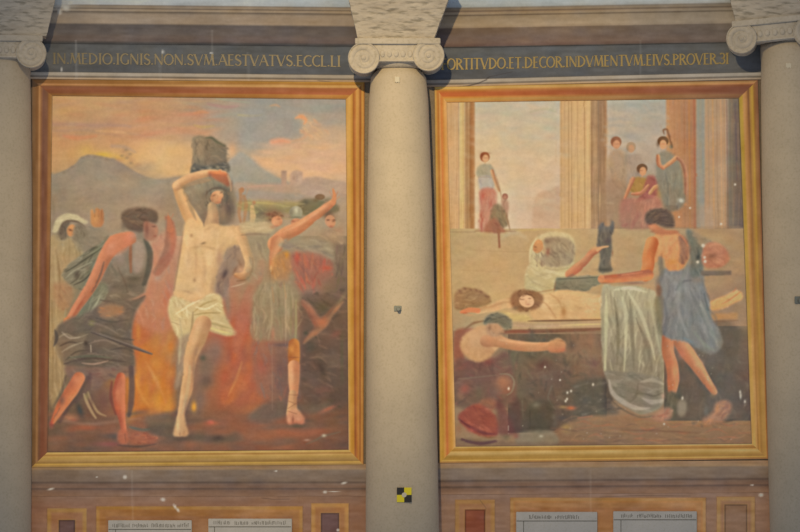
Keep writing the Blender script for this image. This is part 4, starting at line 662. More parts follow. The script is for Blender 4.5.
def stone_mat(name, base, dark, scale=3, bump=.3, spots=.5, grain=60, stretch=(1, 1, 1)):
    m, nt, b = new_mat(name); N = nt.nodes; Lk = nt.links
    b.inputs['Roughness'].default_value = .8; b.inputs['Specular IOR Level'].default_value = .2
    tc = N.new('ShaderNodeTexCoord'); mp = N.new('ShaderNodeMapping'); mp.inputs['Scale'].default_value = stretch
    Lk.new(tc.outputs['Object'], mp.inputs['Vector'])
    n1 = N.new('ShaderNodeTexNoise'); n1.inputs['Scale'].default_value = scale; n1.inputs['Detail'].default_value = 8; n1.inputs['Roughness'].default_value = .65
    n2 = N.new('ShaderNodeTexNoise'); n2.inputs['Scale'].default_value = grain; n2.inputs['Detail'].default_value = 4
    for n in (n1, n2): Lk.new(mp.outputs[0], n.inputs['Vector'])
    cr = N.new('ShaderNodeValToRGB'); cr.color_ramp.elements[0].position = .3; cr.color_ramp.elements[1].position = .68
    cr.color_ramp.elements[0].color = (*dark, 1); cr.color_ramp.elements[1].color = (*base, 1)
    Lk.new(n1.outputs['Fac'], cr.inputs[0])
    cr2 = N.new('ShaderNodeValToRGB'); cr2.color_ramp.elements[0].position = .33; cr2.color_ramp.elements[1].position = .5
    k = 1-spots; cr2.color_ramp.elements[0].color = (k, k, k*.96, 1); cr2.color_ramp.elements[1].color = (1, 1, 1, 1)
    Lk.new(n2.outputs['Fac'], cr2.inputs[0])
    mx = N.new('ShaderNodeVectorMath'); mx.operation = 'MULTIPLY'; Lk.new(cr.outputs[0], mx.inputs[0]); Lk.new(cr2.outputs[0], mx.inputs[1])
    Lk.new(mx.outputs[0], b.inputs['Base Color'])
    bp = N.new('ShaderNodeBump'); bp.inputs['Strength'].default_value = bump; bp.inputs['Distance'].default_value = .02
    ad = N.new('ShaderNodeMath'); Lk.new(n1.outputs['Fac'], ad.inputs[0]); Lk.new(n2.outputs['Fac'], ad.inputs[1]); Lk.new(ad.outputs[0], bp.inputs['Height'])
    Lk.new(bp.outputs[0], b.inputs['Normal'])
    return m
def plain(name, rgb, rough=.7, metal=0.0):
    m, nt, b = new_mat(name); b.inputs['Roughness'].default_value = rough; b.inputs['Metallic'].default_value = metal
    n = nt.nodes.new('ShaderNodeTexNoise'); n.inputs['Scale'].default_value = 40; n.inputs['Detail'].default_value = 5
    cr = nt.nodes.new('ShaderNodeValToRGB'); cr.color_ramp.elements[0].color = (*[v*.82 for v in rgb], 1); cr.color_ramp.elements[1].color = (*[min(1, v*1.12) for v in rgb], 1)
    nt.links.new(n.outputs['Fac'], cr.inputs[0]); nt.links.new(cr.outputs[0], b.inputs['Base Color'])
    return m

FRESCO = fresco_mat()
SHAFT = stone_mat('granite_shaft', (.54, .49, .43), (.46, .42, .37), 2.2, .06, .10, 46)
CAPST = stone_mat('carved_travertine', (.56, .53, .50), (.44, .415, .39), 5, .2, .15, 34)
ROUGH = stone_mat('rough_travertine', (.58, .55, .52), (.43, .395, .36), 4, .35, .42, 9, (1, 1, 4.2))
WALLM = stone_mat('wall_plaster', (.22, .19, .165), (.16, .14, .125), 3, .2, .2)
MARBLE = stone_mat('grey_marble', (.62, .62, .65), (.52, .53, .56), 4, .05, .06)
INK = plain('dark_engraving', (.15, .15, .145))

def obj(name, verts, faces, mat, parent=None, smooth=False, loc=(0, 0, 0)):
    me = bpy.data.meshes.new(name); me.from_pydata([tuple(v) for v in verts], [], faces); me.update()
    o = bpy.data.objects.new(name, me); COL.objects.link(o)
    if mat: me.materials.append(mat)
    if smooth: me.shade_smooth()
    o.parent = parent
    if parent is None: o.location = loc
    return o
def bm_obj(name, bm, mat, parent=None, smooth=False):
    bmesh.ops.recalc_face_normals(bm, faces=bm.faces[:])
    me = bpy.data.meshes.new(name); bm.to_mesh(me); bm.free()
    if mat: me.materials.append(mat)
    if smooth: me.shade_smooth()
    o = bpy.data.objects.new(name, me); COL.objects.link(o); o.parent = parent
    return o
def thing(name, label, cat, loc=(0, 0, 0), group=None):
    o = bpy.data.objects.new(name, None); COL.objects.link(o); o.location = loc; o.empty_display_size = .1
    o['label'] = label; o['category'] = cat
    if group: o['group'] = group
    return o
def tag(o, label, cat, group=None):
    o['label'] = label; o['category'] = cat
    if group: o['group'] = group
    return o
def shift(parent, v): return (v[0]-parent.location.x, v[1]-parent.location.y, v[2]-parent.location.z)

def painted_grid(name, X, Z, rgb, y=-.01, parent=None, relief=None):
    """slab of painted plaster: X, Z (rows x cols) front points, rgb 0..255 per point; closed back to the wall"""
    h, w = X.shape; off = parent.location if parent else Vector((0, 0, 0))
    Y = np.full(X.shape, y) if relief is None else relief
    co = np.stack([X-off.x, Y-off.y, Z-off.z], -1).reshape(-1, 3)
    idx = np.arange(h*w).reshape(h, w)
    q = np.stack([idx[1:, :-1], idx[1:, 1:], idx[:-1, 1:], idx[:-1, :-1]], -1).reshape(-1, 4)
    ring = np.concatenate([idx[0, :], idx[1:, -1], idx[-1, -2::-1], idx[-2:0:-1, 0]])
    back = co[ring].copy(); back[:, 1] = 0.0-off.y
    bi = np.arange(len(ring))+h*w
    side = np.stack([ring, np.roll(ring, -1), np.roll(bi, -1), bi], -1)
    co = np.concatenate([co, back]); q = np.concatenate([q, side])
    me = bpy.data.meshes.new(name); me.vertices.add(len(co)); me.vertices.foreach_set('co', co.ravel())
    me.loops.add(q.size); me.loops.foreach_set('vertex_index', q.ravel().astype(np.int32))
    me.polygons.add(len(q)); me.polygons.foreach_set('loop_start', np.arange(0, q.size, 4, dtype=np.int32)); me.polygons.foreach_set('loop_total', np.full(len(q), 4, np.int32))
    me.update(calc_edges=True)
    al = albedo(rgb, X, Z).reshape(-1, 3); al = np.concatenate([al, al[ring]])
    at = me.color_attributes.new('pigment', 'FLOAT_COLOR', 'POINT')
    at.data.foreach_set('color', np.concatenate([al, np.ones((len(al), 1))], 1).astype(np.float32).ravel())
    me.materials.append(FRESCO)
    o = bpy.data.objects.new(name, me); COL.objects.link(o); o.parent = parent
    return o

def sample(px, py):
    u = np.clip(px*CS-.5, 0, CW-1.001); v = np.clip(py*CS-.5, 0, CH-1.001); i = u.astype(int); j = v.astype(int)
    fu = (u-i)[..., None]; fv = (v-j)[..., None]
    return (CAN[j, i]*(1-fu)+CAN[j, i+1]*fu)*(1-fv)+(CAN[j+1, i]*(1-fu)+CAN[j+1, i+1]*fu)*fv
def noise_at(px, py, fx, fy, seed):
    """smooth value noise sampled at points"""
    r = np.random.default_rng(seed); g = r.uniform(-1, 1, (int(620/fy)+4, int(900/fx)+4))
    u = (px+50)/fx; v = (py+50)/fy; u = np.clip(u, 0, g.shape[1]-1.01); v = np.clip(v, 0, g.shape[0]-1.01)
    i = u.astype(int); j = v.astype(int); fu = u-i; fv = v-j; fu = fu*fu*(3-2*fu); fv = fv*fv*(3-2*fv)
    return (g[j, i]*(1-fu)+g[j, i+1]*fu)*(1-fv)+(g[j+1, i]*(1-fu)+g[j+1, i+1]*fu)*fv
def prof(t, stops):
    ts = [s[0] for s in stops]
    return np.stack([np.interp(t, ts, [s[1][k] for s in stops]) for k in range(3)], -1)
CHIPS = [(51,489,3.4,1.2,-15),(125,477,2,2.2,0),(163,499.5,2.4,2,20),(175,506.5,1.4,3,-30),(178,510,1.4,2.4,-30),(325,492,2,1.6,0),(344,483,3,1.3,-15),(334,491.5,6,.5,0),(761,495,2.4,2,0),
         (752,485,1.4,1,0),(62,69,.7,3,8),(75,82,1.2,3,0),(163,52,1.2,2.4,0),(211,53,1.4,1,0),(338,530,1.6,1.6,0),(212,57,.6,4,0),(97,477,1.2,.7,0),(276,471,1.4,1,0),(66,8,4,3,20),(70,3,3,2,0),(60,12,2,3,0)]
CRACKS = [([(430,88.5),(442,88.6),(455,87.6),(468,86),(478,83.5),(486,80),(489,77)], .75, .6), ([(489,77),(500,74.5),(512,72)], .5, .35), ([(318,80.5),(330,82),(335,84)], .5, .3),
          ([(480,500),(486,508),(484,520)], .5, .3), ([(262,498),(275,499.5),(290,499)], .5, .3), ([(600,497),(640,495.5),(690,496)], .5, .3)]
def marks(px, py, rgb):
    """old plaster chips, hairline cracks, pale drips: each has its own place"""
    for (x, y, rx, ry, rot) in CHIPS:
        c, s = math.cos(math.radians(rot)), math.sin(math.radians(rot)); u = ((px-x)*c+(py-y)*s)/rx; v = (-(px-x)*s+(py-y)*c)/ry
        m = np.clip(1.35-np.sqrt(u*u+v*v), 0, 1)[..., None]; rgb = rgb*(1-.85*m)+np.array([196, 188, 174])*.85*m
    for q, wdt, al in CRACKS:
        d = np.full(px.shape, 1e9)
        for (xa, ya), (xb, yb) in zip(q[:-1], q[1:]):
            dx, dy = xb-xa, yb-ya; t = np.clip(((px-xa)*dx+(py-ya)*dy)/(dx*dx+dy*dy), 0, 1); d = np.minimum(d, np.hypot(px-xa-t*dx, py-ya-t*dy))
        m = (np.clip(1.3-d/wdt, 0, 1)*al)[..., None]; rgb = rgb*(1-m)+np.array([62, 52, 46])*m
    for x, y0, y1, al in ((76,40,96,.22),(212,30,60,.15),(248,52,84,.15),(160,62,80,.15),(640,40,78,.12),(132,470,520,.12),(590,470,520,.1)):
        m = (np.exp(-((px-x-.02*(py-y0))/1.0)**2)*((py > y0) & (py < y1))*al)[..., None]; rgb = rgb*(1-m)+np.array([200, 192, 180])*m
    return rgb
def bands(px, py, rgb, seed, a=5):
    """brushed unevenness and vertical plaster joins in the flat colour"""
    n = noise_at(px, py, 26, 3, seed)*a+noise_at(px, py, 7, 2.2, seed+1)*a*.7+noise_at(px, py, 60, 40, seed+2)*a*.8
    hue = noise_at(px, py, 14, 9, seed+3)*a*.5
    n = n+noise_at(px, py, 11, 8, seed+4)*a*.8
    return marks(px, py, rgb+n[..., None]+hue[..., None]*np.array([1, .2, -1]))

# ================================================================ paint the murals
left_mural(); right_mural(); finish()

# ================================================================ the wall
w = obj('wall_back', [(x, y, z) for x in (-4.9, 5.0) for y in (.002, .4) for z in (1.6, 8.6)],
        [(0, 1, 3, 2), (4, 6, 7, 5), (0, 4, 5, 1), (2, 3, 7, 6), (0, 2, 6, 4), (1, 5, 7, 3)], WALLM)
w['kind'] = 'structure'

# x ranges of the two bays, and how far each horizontal drifts (px down) across them
def drift_left(px, v=0.0): return np.interp(px, [0, 400], [-1.7, 2.3])
def drift_right(px, v=0.0):
    top = np.interp(px, [400, 470, 740, 810], [3.6, 2.9, -2.0, -3.2]); low = np.interp(px, [398, 460, 600, 740, 810], [7.2, 6.2, 2.6, -.6, -1.6])
    k = np.clip((np.asarray(v)-45)/28, 0, 1); return top*(1-k)+low*k
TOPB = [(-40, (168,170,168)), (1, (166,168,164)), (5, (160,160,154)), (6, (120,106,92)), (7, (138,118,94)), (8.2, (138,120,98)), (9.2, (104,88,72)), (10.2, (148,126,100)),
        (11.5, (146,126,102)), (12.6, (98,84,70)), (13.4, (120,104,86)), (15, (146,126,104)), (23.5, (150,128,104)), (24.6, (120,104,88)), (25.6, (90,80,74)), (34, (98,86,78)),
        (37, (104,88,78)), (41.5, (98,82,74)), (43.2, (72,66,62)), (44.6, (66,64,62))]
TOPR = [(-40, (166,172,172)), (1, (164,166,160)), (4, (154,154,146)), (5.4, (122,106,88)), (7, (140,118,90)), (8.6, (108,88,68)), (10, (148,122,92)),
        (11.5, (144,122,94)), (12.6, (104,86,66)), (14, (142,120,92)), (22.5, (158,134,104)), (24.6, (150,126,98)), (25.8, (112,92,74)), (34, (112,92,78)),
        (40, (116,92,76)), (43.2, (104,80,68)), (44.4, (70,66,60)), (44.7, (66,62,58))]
SLATE = [(44.6, (74,72,70)), (46, (88,87,84)), (58, (92,90,86)), (72, (86,84,82)), (73.2, (92,88,82))]
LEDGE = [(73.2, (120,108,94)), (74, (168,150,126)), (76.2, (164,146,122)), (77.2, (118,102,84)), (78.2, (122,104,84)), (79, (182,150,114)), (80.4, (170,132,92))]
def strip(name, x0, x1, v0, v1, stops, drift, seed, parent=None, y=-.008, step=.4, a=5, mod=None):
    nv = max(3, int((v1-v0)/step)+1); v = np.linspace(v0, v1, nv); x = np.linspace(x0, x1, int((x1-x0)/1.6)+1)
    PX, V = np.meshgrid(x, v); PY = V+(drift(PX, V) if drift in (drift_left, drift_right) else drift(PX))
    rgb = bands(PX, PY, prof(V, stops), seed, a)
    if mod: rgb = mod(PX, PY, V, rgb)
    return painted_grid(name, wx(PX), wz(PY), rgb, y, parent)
def dim_right(px, py, v, rgb):                     # fading warm light put into the colour: greyer towards the right end
    k = np.interp(px, [560, 720, 800], [0, .5, .6])[..., None]; g = rgb.mean(-1, keepdims=True)
    return rgb*(1-k)+(g*.97+np.array([3, 0, -4]))*k*.94+rgb*k*.02
def dim_left(px, py, v, rgb):
    k = np.interp(px, [0, 120, 260], [.35, .2, 0])[..., None]; g = rgb.mean(-1, keepdims=True)  # light falloff put into the colour, greyer and darker towards the left end
    rgb = rgb*(1-k)+(g*.92)*k
    m = np.exp(-(((px-60)/16)**2+((py-2)/7)**2))[..., None]
    return rgb*(1-m)+np.array([150, 150, 146])*m
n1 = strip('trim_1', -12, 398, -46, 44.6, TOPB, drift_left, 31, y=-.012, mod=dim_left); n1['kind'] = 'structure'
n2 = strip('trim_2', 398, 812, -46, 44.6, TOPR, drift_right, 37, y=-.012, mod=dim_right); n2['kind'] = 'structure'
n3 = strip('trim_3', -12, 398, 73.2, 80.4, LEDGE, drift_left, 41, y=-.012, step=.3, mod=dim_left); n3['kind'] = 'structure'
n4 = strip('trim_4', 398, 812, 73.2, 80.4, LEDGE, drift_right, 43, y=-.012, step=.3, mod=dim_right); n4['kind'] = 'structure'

# ------------------------------------------------ lettered friezes
GLY = {  # Roman capitals: strokes on a 0..1 high grid ('t' thick, 'n' thin), advance width
 'I': (.34, [('t', .17,0,.17,1)]),
 'N': (.80, [('n', .12,0,.12,1), ('t', .10,1,.68,0), ('n', .68,0,.68,1)]),
 'M': (.95, [('n', .10,0,.20,1), ('t', .20,1,.47,.05), ('n', .47,.05,.74,1), ('t', .74,1,.85,0)]),
 'E': (.58, [('t', .14,0,.14,1), ('n', .14,1,.50,1), ('n', .14,.52,.44,.52), ('n', .14,0,.52,0)]),
 'F': (.55, [('t', .14,0,.14,1), ('n', .14,1,.50,1), ('n', .14,.52,.44,.52)]),
 'L': (.54, [('t', .14,0,.14,1), ('n', .14,0,.50,0)]),
 'T': (.66, [('t', .33,0,.33,1), ('n', .03,1,.63,1)]),
 'V': (.76, [('t', .05,1,.38,0), ('n', .38,0,.71,1)]),
 'A': (.76, [('n', .05,0,.38,1), ('t', .38,1,.71,0), ('n', .18,.36,.58,.36)]),
 'D': (.80, [('t', .14,0,.14,1), ('a', .14,.5,.56,.5,-90,90)]),
 'O': (.84, [('a', .42,.5,.36,.5,0,360)]),
 'C': (.70, [('a', .44,.5,.36,.5,50,310)]),
 'G': (.78, [('a', .44,.5,.36,.5,50,310), ('t', .68,.05,.68,.44)]),
 'S': (.58, [('a', .29,.74,.2,.26,20,250), ('a', .29,.26,.22,.26,-160,80), ('t', .15,.62,.44,.38)]),
 'R': (.70, [('t', .14,0,.14,1), ('a', .14,.75,.40,.25,-90,90), ('t', .32,.5,.66,0)]),
 'P': (.62, [('t', .14,0,.14,1), ('a', .14,.74,.40,.26,-90,90)]),
 'H': (.80, [('t', .14,0,.14,1), ('t', .66,0,.66,1), ('n', .14,.5,.66,.5)]),
 'Q': (.84, [('a', .42,.5,.36,.5,0,360), ('t', .45,.15,.80,-.2)]),
 'B': (.66, [('t', .14,0,.14,1), ('a', .14,.76,.34,.24,-90,90), ('a', .14,.26,.42,.26,-90,90)]),
 'X': (.70, [('t', .06,1,.64,0), ('n', .06,0,.64,1)]),
 'Y': (.70, [('t', .06,1,.35,.5), ('n', .35,.5,.64,1), ('t', .35,.5,.35,0)]),
 '3': (.56, [('a', .24,.76,.24,.24,-100,140), ('a', .24,.27,.27,.27,-150,90)]),
 '1': (.36, [('t', .18,0,.18,1), ('n', .18,1,.04,.84)]),
 '.': (.26, [('t', .13,0,.13,.12)]), ' ': (.3, [])}
def lettering(name, text, x0, x1, base, size, parent, mat, y, drift=None, tk=.16, tn=.08, depth=.004, serif=True, sq=1.0):
    adv = sum(GLY[c][0] for c in text); k = (x1-x0)/adv; bm = bmesh.new(); cx = x0; lift = [0]
    def bar(ax, ay, bx, by, wdt):
        dx, dy = bx-ax, by-ay; L = math.hypot(dx, dy) or 1e-6; nx, ny = -dy/L*wdt/2, dx/L*wdt/2
        ring = [(ax+nx, ay+ny), (ax-nx, ay-ny), (bx-nx, by-ny), (bx+nx, by+ny)]
        vs = []; lift[0] = (lift[0]+1) % 9
        for yy in (y-lift[0]*.00012, y+depth):
            for (gx, gy) in ring:
                v = (wx(gx), yy, wz(gy)); vs.append(bm.verts.new(shift(parent, v)))
        for f in ((0,1,2,3), (7,6,5,4), (0,4,5,1), (1,5,6,2), (2,6,7,3), (3,7,4,0)): bm.faces.new([vs[i] for i in f])
    for c in text:
        aw, st = GLY[c]
        def G(u, v):
            gx = cx+u*k; return gx, base-v*size+(drift(gx, 58) if drift else 0)
        for s in st:
            if s[0] == 'a':
                _, ax, ay, rx, ry, a0, a1 = s; n = max(5, int(abs(a1-a0)/24)); pr = None
                for i in range(n+1):
                    an = math.radians(a0+(a1-a0)*i/n); q = G(ax+rx*math.cos(an), ay+ry*math.sin(an))
                    if pr: bar(*pr, *q, size*(tn+(tk-tn)*abs(math.cos(an))))
                    pr = q
            else:
                p, q = G(s[1], s[2]), G(s[3], s[4]); bar(*p, *q, size*(tk if s[0] == 't' else tn))
                if serif and s[0] == 't' and abs(s[3]-s[1]) < .5 and c != '.':
                    for (u, v) in ((s[1], s[2]), (s[3], s[4])):
                        if v in (0, 1): g = G(u, v); bar(g[0]-size*.14, g[1], g[0]+size*.14, g[1], size*.06)
        cx += aw*k
    return bm_obj(name, bm, mat, parent)
GOLD = plain('gilt_lettering', (.40, .31, .13), .6); GOLD2 = plain('faded_gilt_lettering', (.31, .27, .185), .7)
def frieze(label, x0, x1, drift, seed, mod, text, tx0, tx1, mat):
    b = thing('inscription_frieze', label, 'frieze', (wx((x0+x1)/2), 0, wz(73)))
    strip('slate_band', x0, x1, 44.6, 73.2, SLATE, drift, seed, b, a=4.5, mod=mod)
    lettering('gilt_inscription', text, tx0, tx1, 64.9, 10.6, b, mat, -.012, drift)
    return b
frieze('dark slate painted band lettered IN MEDIO IGNIS above the left mural', -12, 398, drift_left, 51, dim_left, 'IN.MEDIO.IGNIS.NON.SVM.AESTVATVS.ECCL.LI', 52.5, 341, GOLD2)
frieze('dark slate painted band lettered FORTITVDO ET DECOR above the right mural', 398, 812, drift_right, 57, dim_right, 'FORTITVDO.ET.DECOR.INDVMENTVM.EIVS.PROVER.31', 441, 729, GOLD)

# ------------------------------------------------ the two murals
def quad_map(Q, u, v):
    (ax, ay), (bx, by), (cx, cy), (dx, dy) = Q        # tl tr br bl
    X = (ax*(1-u)+bx*u)*(1-v)+(dx*(1-u)+cx*u)*v; Y = (ay*(1-u)+by*u)*(1-v)+(dy*(1-u)+cy*u)*v
    return X, Y
def mural(label, outer, inner, sides, seed):
    root = thing('mural', label, 'mural', (wx((outer[2][0]+outer[3][0])/2), 0, wz(outer[2][1])))
    W = inner[1][0]-inner[0][0]; H = inner[3][1]-inner[0][1]
    u, v = np.meshgrid(np.linspace(0, 1, int(W*CS)), np.linspace(0, 1, int(H*CS)))
    PX, PY = quad_map(inner, u, v)
    painted_grid('picture_field', wx(PX), wz(PY), sample(PX, PY), -.008, root)
    # mitred painted frame, one closed ring
    names = ('top', 'right', 'bottom', 'left')
    NT = 40; cols = []; gx = []; gy = []
    for s, nm in enumerate(names):
        a, b = outer[s], outer[(s+1) % 4]; c, d = inner[s], inner[(s+1) % 4]
        n = int(max(abs(b[0]-a[0]), abs(b[1]-a[1]))/1.5)
        e = np.linspace(0, 1, n+1); t = np.linspace(0, 1, NT); E, Tt = np.meshgrid(e, t)
        X = (a[0]*(1-E)+b[0]*E)*(1-Tt)+(c[0]*(1-E)+d[0]*E)*Tt; Y = (a[1]*(1-E)+b[1]*E)*(1-Tt)+(c[1]*(1-E)+d[1]*E)*Tt
        rgbA = prof(Tt, sides[nm][0]); rgbB = prof(Tt, sides[nm][1])
        rgb = rgbA*(1-E[..., None])+rgbB*E[..., None]
        nn = noise_at(X, Y, 22 if s % 2 == 0 else 3, 3 if s % 2 == 0 else 22, seed+s)*7+noise_at(X, Y, 9, 9, seed+9)*4
        gx.append(X); gy.append(Y); cols.append(rgb+nn[..., None])
    X = np.concatenate([g[:, :] for g in gx], 1); Y = np.concatenate(gy, 1); rgb = np.concatenate(cols, 1)
    h, w = X.shape; WX, WZ = wx(X), wz(Y); off = root.location
    co = np.stack([WX-off.x, np.full(WX.shape, -.011), WZ-off.z], -1).reshape(-1, 3)
    idx = np.arange(h*w).reshape(h, w); nxt = np.roll(idx, -1, 1)
    q = np.stack([idx[1:], nxt[1:], nxt[:-1], idx[:-1]], -1).reshape(-1, 4)
    bo = co[idx[0]].copy(); bo[:, 1] = 0; bi = co[idx[-1]].copy(); bi[:, 1] = 0
    o0 = h*w; o1 = h*w+w; r0 = np.arange(w)
    q = np.concatenate([q, np.stack([idx[0], nxt[0], np.roll(r0+o0, -1), r0+o0], -1), np.stack([nxt[-1], idx[-1], r0+o1, np.roll(r0+o1, -1)], -1)])
    co = np.concatenate([co, bo, bi])
    me = bpy.data.meshes.new('painted_frame'); me.from_pydata(co.tolist(), [], q.tolist()); me.update()
    al = albedo(rgb, WX, WZ).reshape(-1, 3); al = np.concatenate([al, al[idx[0]], al[idx[-1]]])
    at = me.color_attributes.new('pigment', 'FLOAT_COLOR', 'POINT')
    at.data.foreach_set('color', np.concatenate([al, np.ones((len(al), 1))], 1).astype(np.float32).ravel())
    me.materials.append(FRESCO); f = bpy.data.objects.new('painted_frame', me); COL.objects.link(f); f.parent = root
    f['label'] = 'ochre and gold painted frame moulding'
    return root
def st(*a): return [(a[i], a[i+1]) for i in range(0, len(a), 2)]
LT0 = st(0, (126,88,54), .22, (134,90,50), .28, (178,128,84), .36, (150,104,62), .42, (120,76,52), .6, (130,80,54), .8, (124,76,50), .88, (130,86,48), .96, (132,92,52), 1, (108,78,54))
LT1 = st(0, (190,140,60), .14, (176,120,56), .22, (206,158,92), .3, (200,150,84), .38, (160,96,56), .7, (172,96,58), .78, (190,130,62), .9, (176,118,56), 1, (130,96,66))
LR0 = st(0, (170,108,50), .12, (206,148,70), .22, (150,88,44), .32, (196,138,70), .42, (206,150,76), .5, (190,120,62), .6, (160,96,46), .66, (196,138,62), .8, (212,160,82), .95, (204,152,80), 1, (176,130,70))
LR1 = st(0, (150,98,52), .12, (176,124,60), .22, (140,84,44), .32, (176,122,60), .42, (168,104,52), .55, (136,80,46), .62, (176,120,52), .8, (184,134,56), .95, (192,146,80), 1, (120,96,90))
LB0 = st(0, (140,110,70), .12, (168,130,70), .2, (188,150,76), .28, (140,106,60), .4, (156,122,72), .6, (172,136,74), .68, (186,148,86), .8, (156,112,60), .88, (190,156,88), .95, (186,150,86), 1, (110,84,64))
LL0 = st(0, (92,78,66), .06, (112,86,58), .24, (126,92,60), .3, (152,114,76), .38, (140,100,68), .45, (110,78,58), .6, (122,76,56), .9, (124,78,56), 1, (104,74,58))
LL1 = st(0, (96,80,66), .06, (118,88,60), .3, (128,90,56), .38, (176,130,84), .46, (140,96,62), .56, (112,76,60), .76, (122,84,60), .84, (150,104,58), .95, (156,112,64), 1, (140,112,78))
mural('painted mural of a loinclothed man with raised arm amid flames and executioners', [(32,79.4),(364.5,82.4),(363.4,464.6),(31.4,467.4)], [(52.6,96),(345.8,99.6),(348.4,449.4),(47.8,452)],
      {'top': (LT0, LT1), 'right': (LR0, LR1), 'bottom': (LB0, LB0), 'left': (LL0, LL1)}, 61)
RT0 = st(0, (200,150,66), .1, (206,164,88), .2, (190,132,60), .3, (188,112,54), .42, (186,96,48), .58, (190,100,50), .68, (206,134,60), .8, (196,150,78), .94, (200,140,68), 1, (150,104,62))
RT1 = st(0, (120,88,66), .1, (168,128,84), .18, (176,126,84), .26, (128,82,58), .4, (112,70,54), .7, (118,76,58), .8, (128,90,62), .9, (122,84,60), 1, (104,84,66))
RR0 = st(0, (120,84,66), .2, (140,98,60), .3, (176,142,62), .42, (160,120,62), .5, (116,80,56), .6, (160,112,68), .74, (178,130,80), .84, (164,132,52), .96, (160,132,60), 1, (100,86,66))
RR1 = st(0, (134,98,64), .05, (150,96,56), .1, (174,138,80), .3, (158,122,68), .4, (150,112,64), .5, (174,132,72), .6, (150,108,60), .66, (176,136,84), .8, (184,144,84), .95, (176,138,78), 1, (120,96,76))
RB0 = st(0, (130,96,64), .08, (156,112,62), .16, (190,152,78), .24, (160,120,56), .4, (156,120,60), .55, (184,150,92), .68, (192,156,92), .74, (160,116,50), .86, (172,126,64), .95, (194,160,90), 1, (150,120,90))
RB1 = st(0, (130,96,64), .08, (150,108,64), .16, (180,144,80), .24, (142,106,60), .4, (156,122,66), .58, (176,146,92), .68, (172,134,76), .74, (140,98,54), .86, (156,112,60), .95, (180,148,92), 1, (110,92,76))
RL0 = st(0, (150,110,66), .08, (196,148,70), .2, (184,120,56), .3, (176,108,50), .4, (206,150,84), .52, (204,122,62), .66, (200,130,62), .8, (214,156,86), .94, (206,152,90), 1, (180,140,96))
RL1 = st(0, (150,104,64), .08, (190,146,66), .25, (176,132,56), .36, (196,142,74), .5, (178,100,56), .62, (186,128,62), .8, (196,144,72), .95, (204,158,98), 1, (160,124,86))
mural('painted mural of a man laid on a bench before tall fluted columns', [(434.4,87.0),(757.6,80.0),(768,458.8),(439.2,463.4)], [(447,102.6),(738.4,98.6),(751.4,443.4),(455.8,446.4)],
      {'top': (RT0, RT1), 'right': (RR0, RR1), 'bottom': (RB1, RB0), 'left': (RL1, RL0)}, 71)

# ------------------------------------------------ wall under the murals
def low_l(px): return np.interp(px, [0, 400], [.3, 0])
def low_r(px): return np.interp(px, [430, 770], [-1.2, -3.6])
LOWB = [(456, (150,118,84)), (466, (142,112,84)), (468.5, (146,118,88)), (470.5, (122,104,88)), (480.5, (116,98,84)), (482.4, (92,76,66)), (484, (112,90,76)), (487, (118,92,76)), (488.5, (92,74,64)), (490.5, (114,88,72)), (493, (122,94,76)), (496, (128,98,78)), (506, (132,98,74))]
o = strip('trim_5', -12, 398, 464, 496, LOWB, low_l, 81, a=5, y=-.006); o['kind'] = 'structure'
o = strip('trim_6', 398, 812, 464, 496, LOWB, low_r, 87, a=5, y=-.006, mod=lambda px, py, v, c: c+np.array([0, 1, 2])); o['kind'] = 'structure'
def small_panel(label, x0, x1, y0, inner, rim, mid, core, seed, core_light=None):
    x = np.linspace(x0, x1, int((x1-x0)*2)); yv = np.concatenate([np.linspace(y0, 560, int((560-y0)*1.6))]); PX, PY = np.meshgrid(x, yv)
    d = np.minimum(np.minimum(PX-x0, x1-PX), PY-y0)
    rgb = prof(d, [(0, (136,104,74)), (1, rim), (3, rim), (4.2, tuple(.5*np.array(rim)+.5*np.array(mid))), (5.5, mid), (inner-2.6, mid), (inner-1.6, tuple(.55*np.array(rim)+.45*np.array(mid))), (inner-.6, tuple(.7*np.array(core))), (inner+.6, core), (30, core)])
    return tag(painted_grid('painted_panel', wx(PX), wz(PY), bands(PX, PY, rgb, seed, 5), -.008), label, 'panel', None)
def wide_panel(label, x0, x1, y0, seed, rim, mid):
    x = np.linspace(x0, x1, int((x1-x0)*1.2)); yv = np.linspace(y0, 560, int((560-y0)*1.6)); PX, PY = np.meshgrid(x, yv)
    d = np.minimum(np.minimum(PX-x0, x1-PX), PY-y0)
    rgb = prof(d, [(0, (138,104,74)), (1, rim), (3, rim), (4, (150,104,62)), (6, mid), (9, mid), (11, (140,98,66)), (30, (146,104,68))])
    return tag(painted_grid('painted_panel', wx(PX), wz(PY), bands(PX, PY, rgb, seed, 7), -.008), label, 'panel', None)
# dado ground behind the panels
o = strip('trim_7', -12, 398, 496, 560, [(496, (128,98,78)), (508, (132,96,74)), (560, (130,96,74))], low_l, 91, y=-.004); o['kind'] = 'structure'
o = strip('trim_8', 398, 812, 496, 560, [(496, (124,98,82)), (508, (128,98,78)), (560, (124,96,78))], low_r, 97, y=-.004); o['kind'] = 'structure'
small_panel('small painted panel with a dark purple core at the far left', 47, 87, 508, 13, (152,114,66), (142,100,70), (96,72,66), 101)
small_panel('small painted panel with dark core just left of the middle column', 311, 349, 503, 11, (162,118,68), (146,100,62), (98,72,66), 103)
small_panel('small painted panel with a reddish core just right of the middle column', 455, 495, 499.5, 11, (150,112,70), (146,106,76), (124,72,54), 105)
small_panel('small painted panel with pale brown core beside the right column', 716.5, 755, 496.5, 9, (146,114,76), (132,98,74), (122,94,74), 107)
wide_panel('wide orange-brown painted panel framing two marble plaques under the left mural', 96, 303, 506, 111, (156,114,64), (146,102,62))
wide_panel('wide orange-brown painted panel framing two marble plaques under the right mural', 510, 706, 497.5, 113, (150,112,70), (144,104,68))
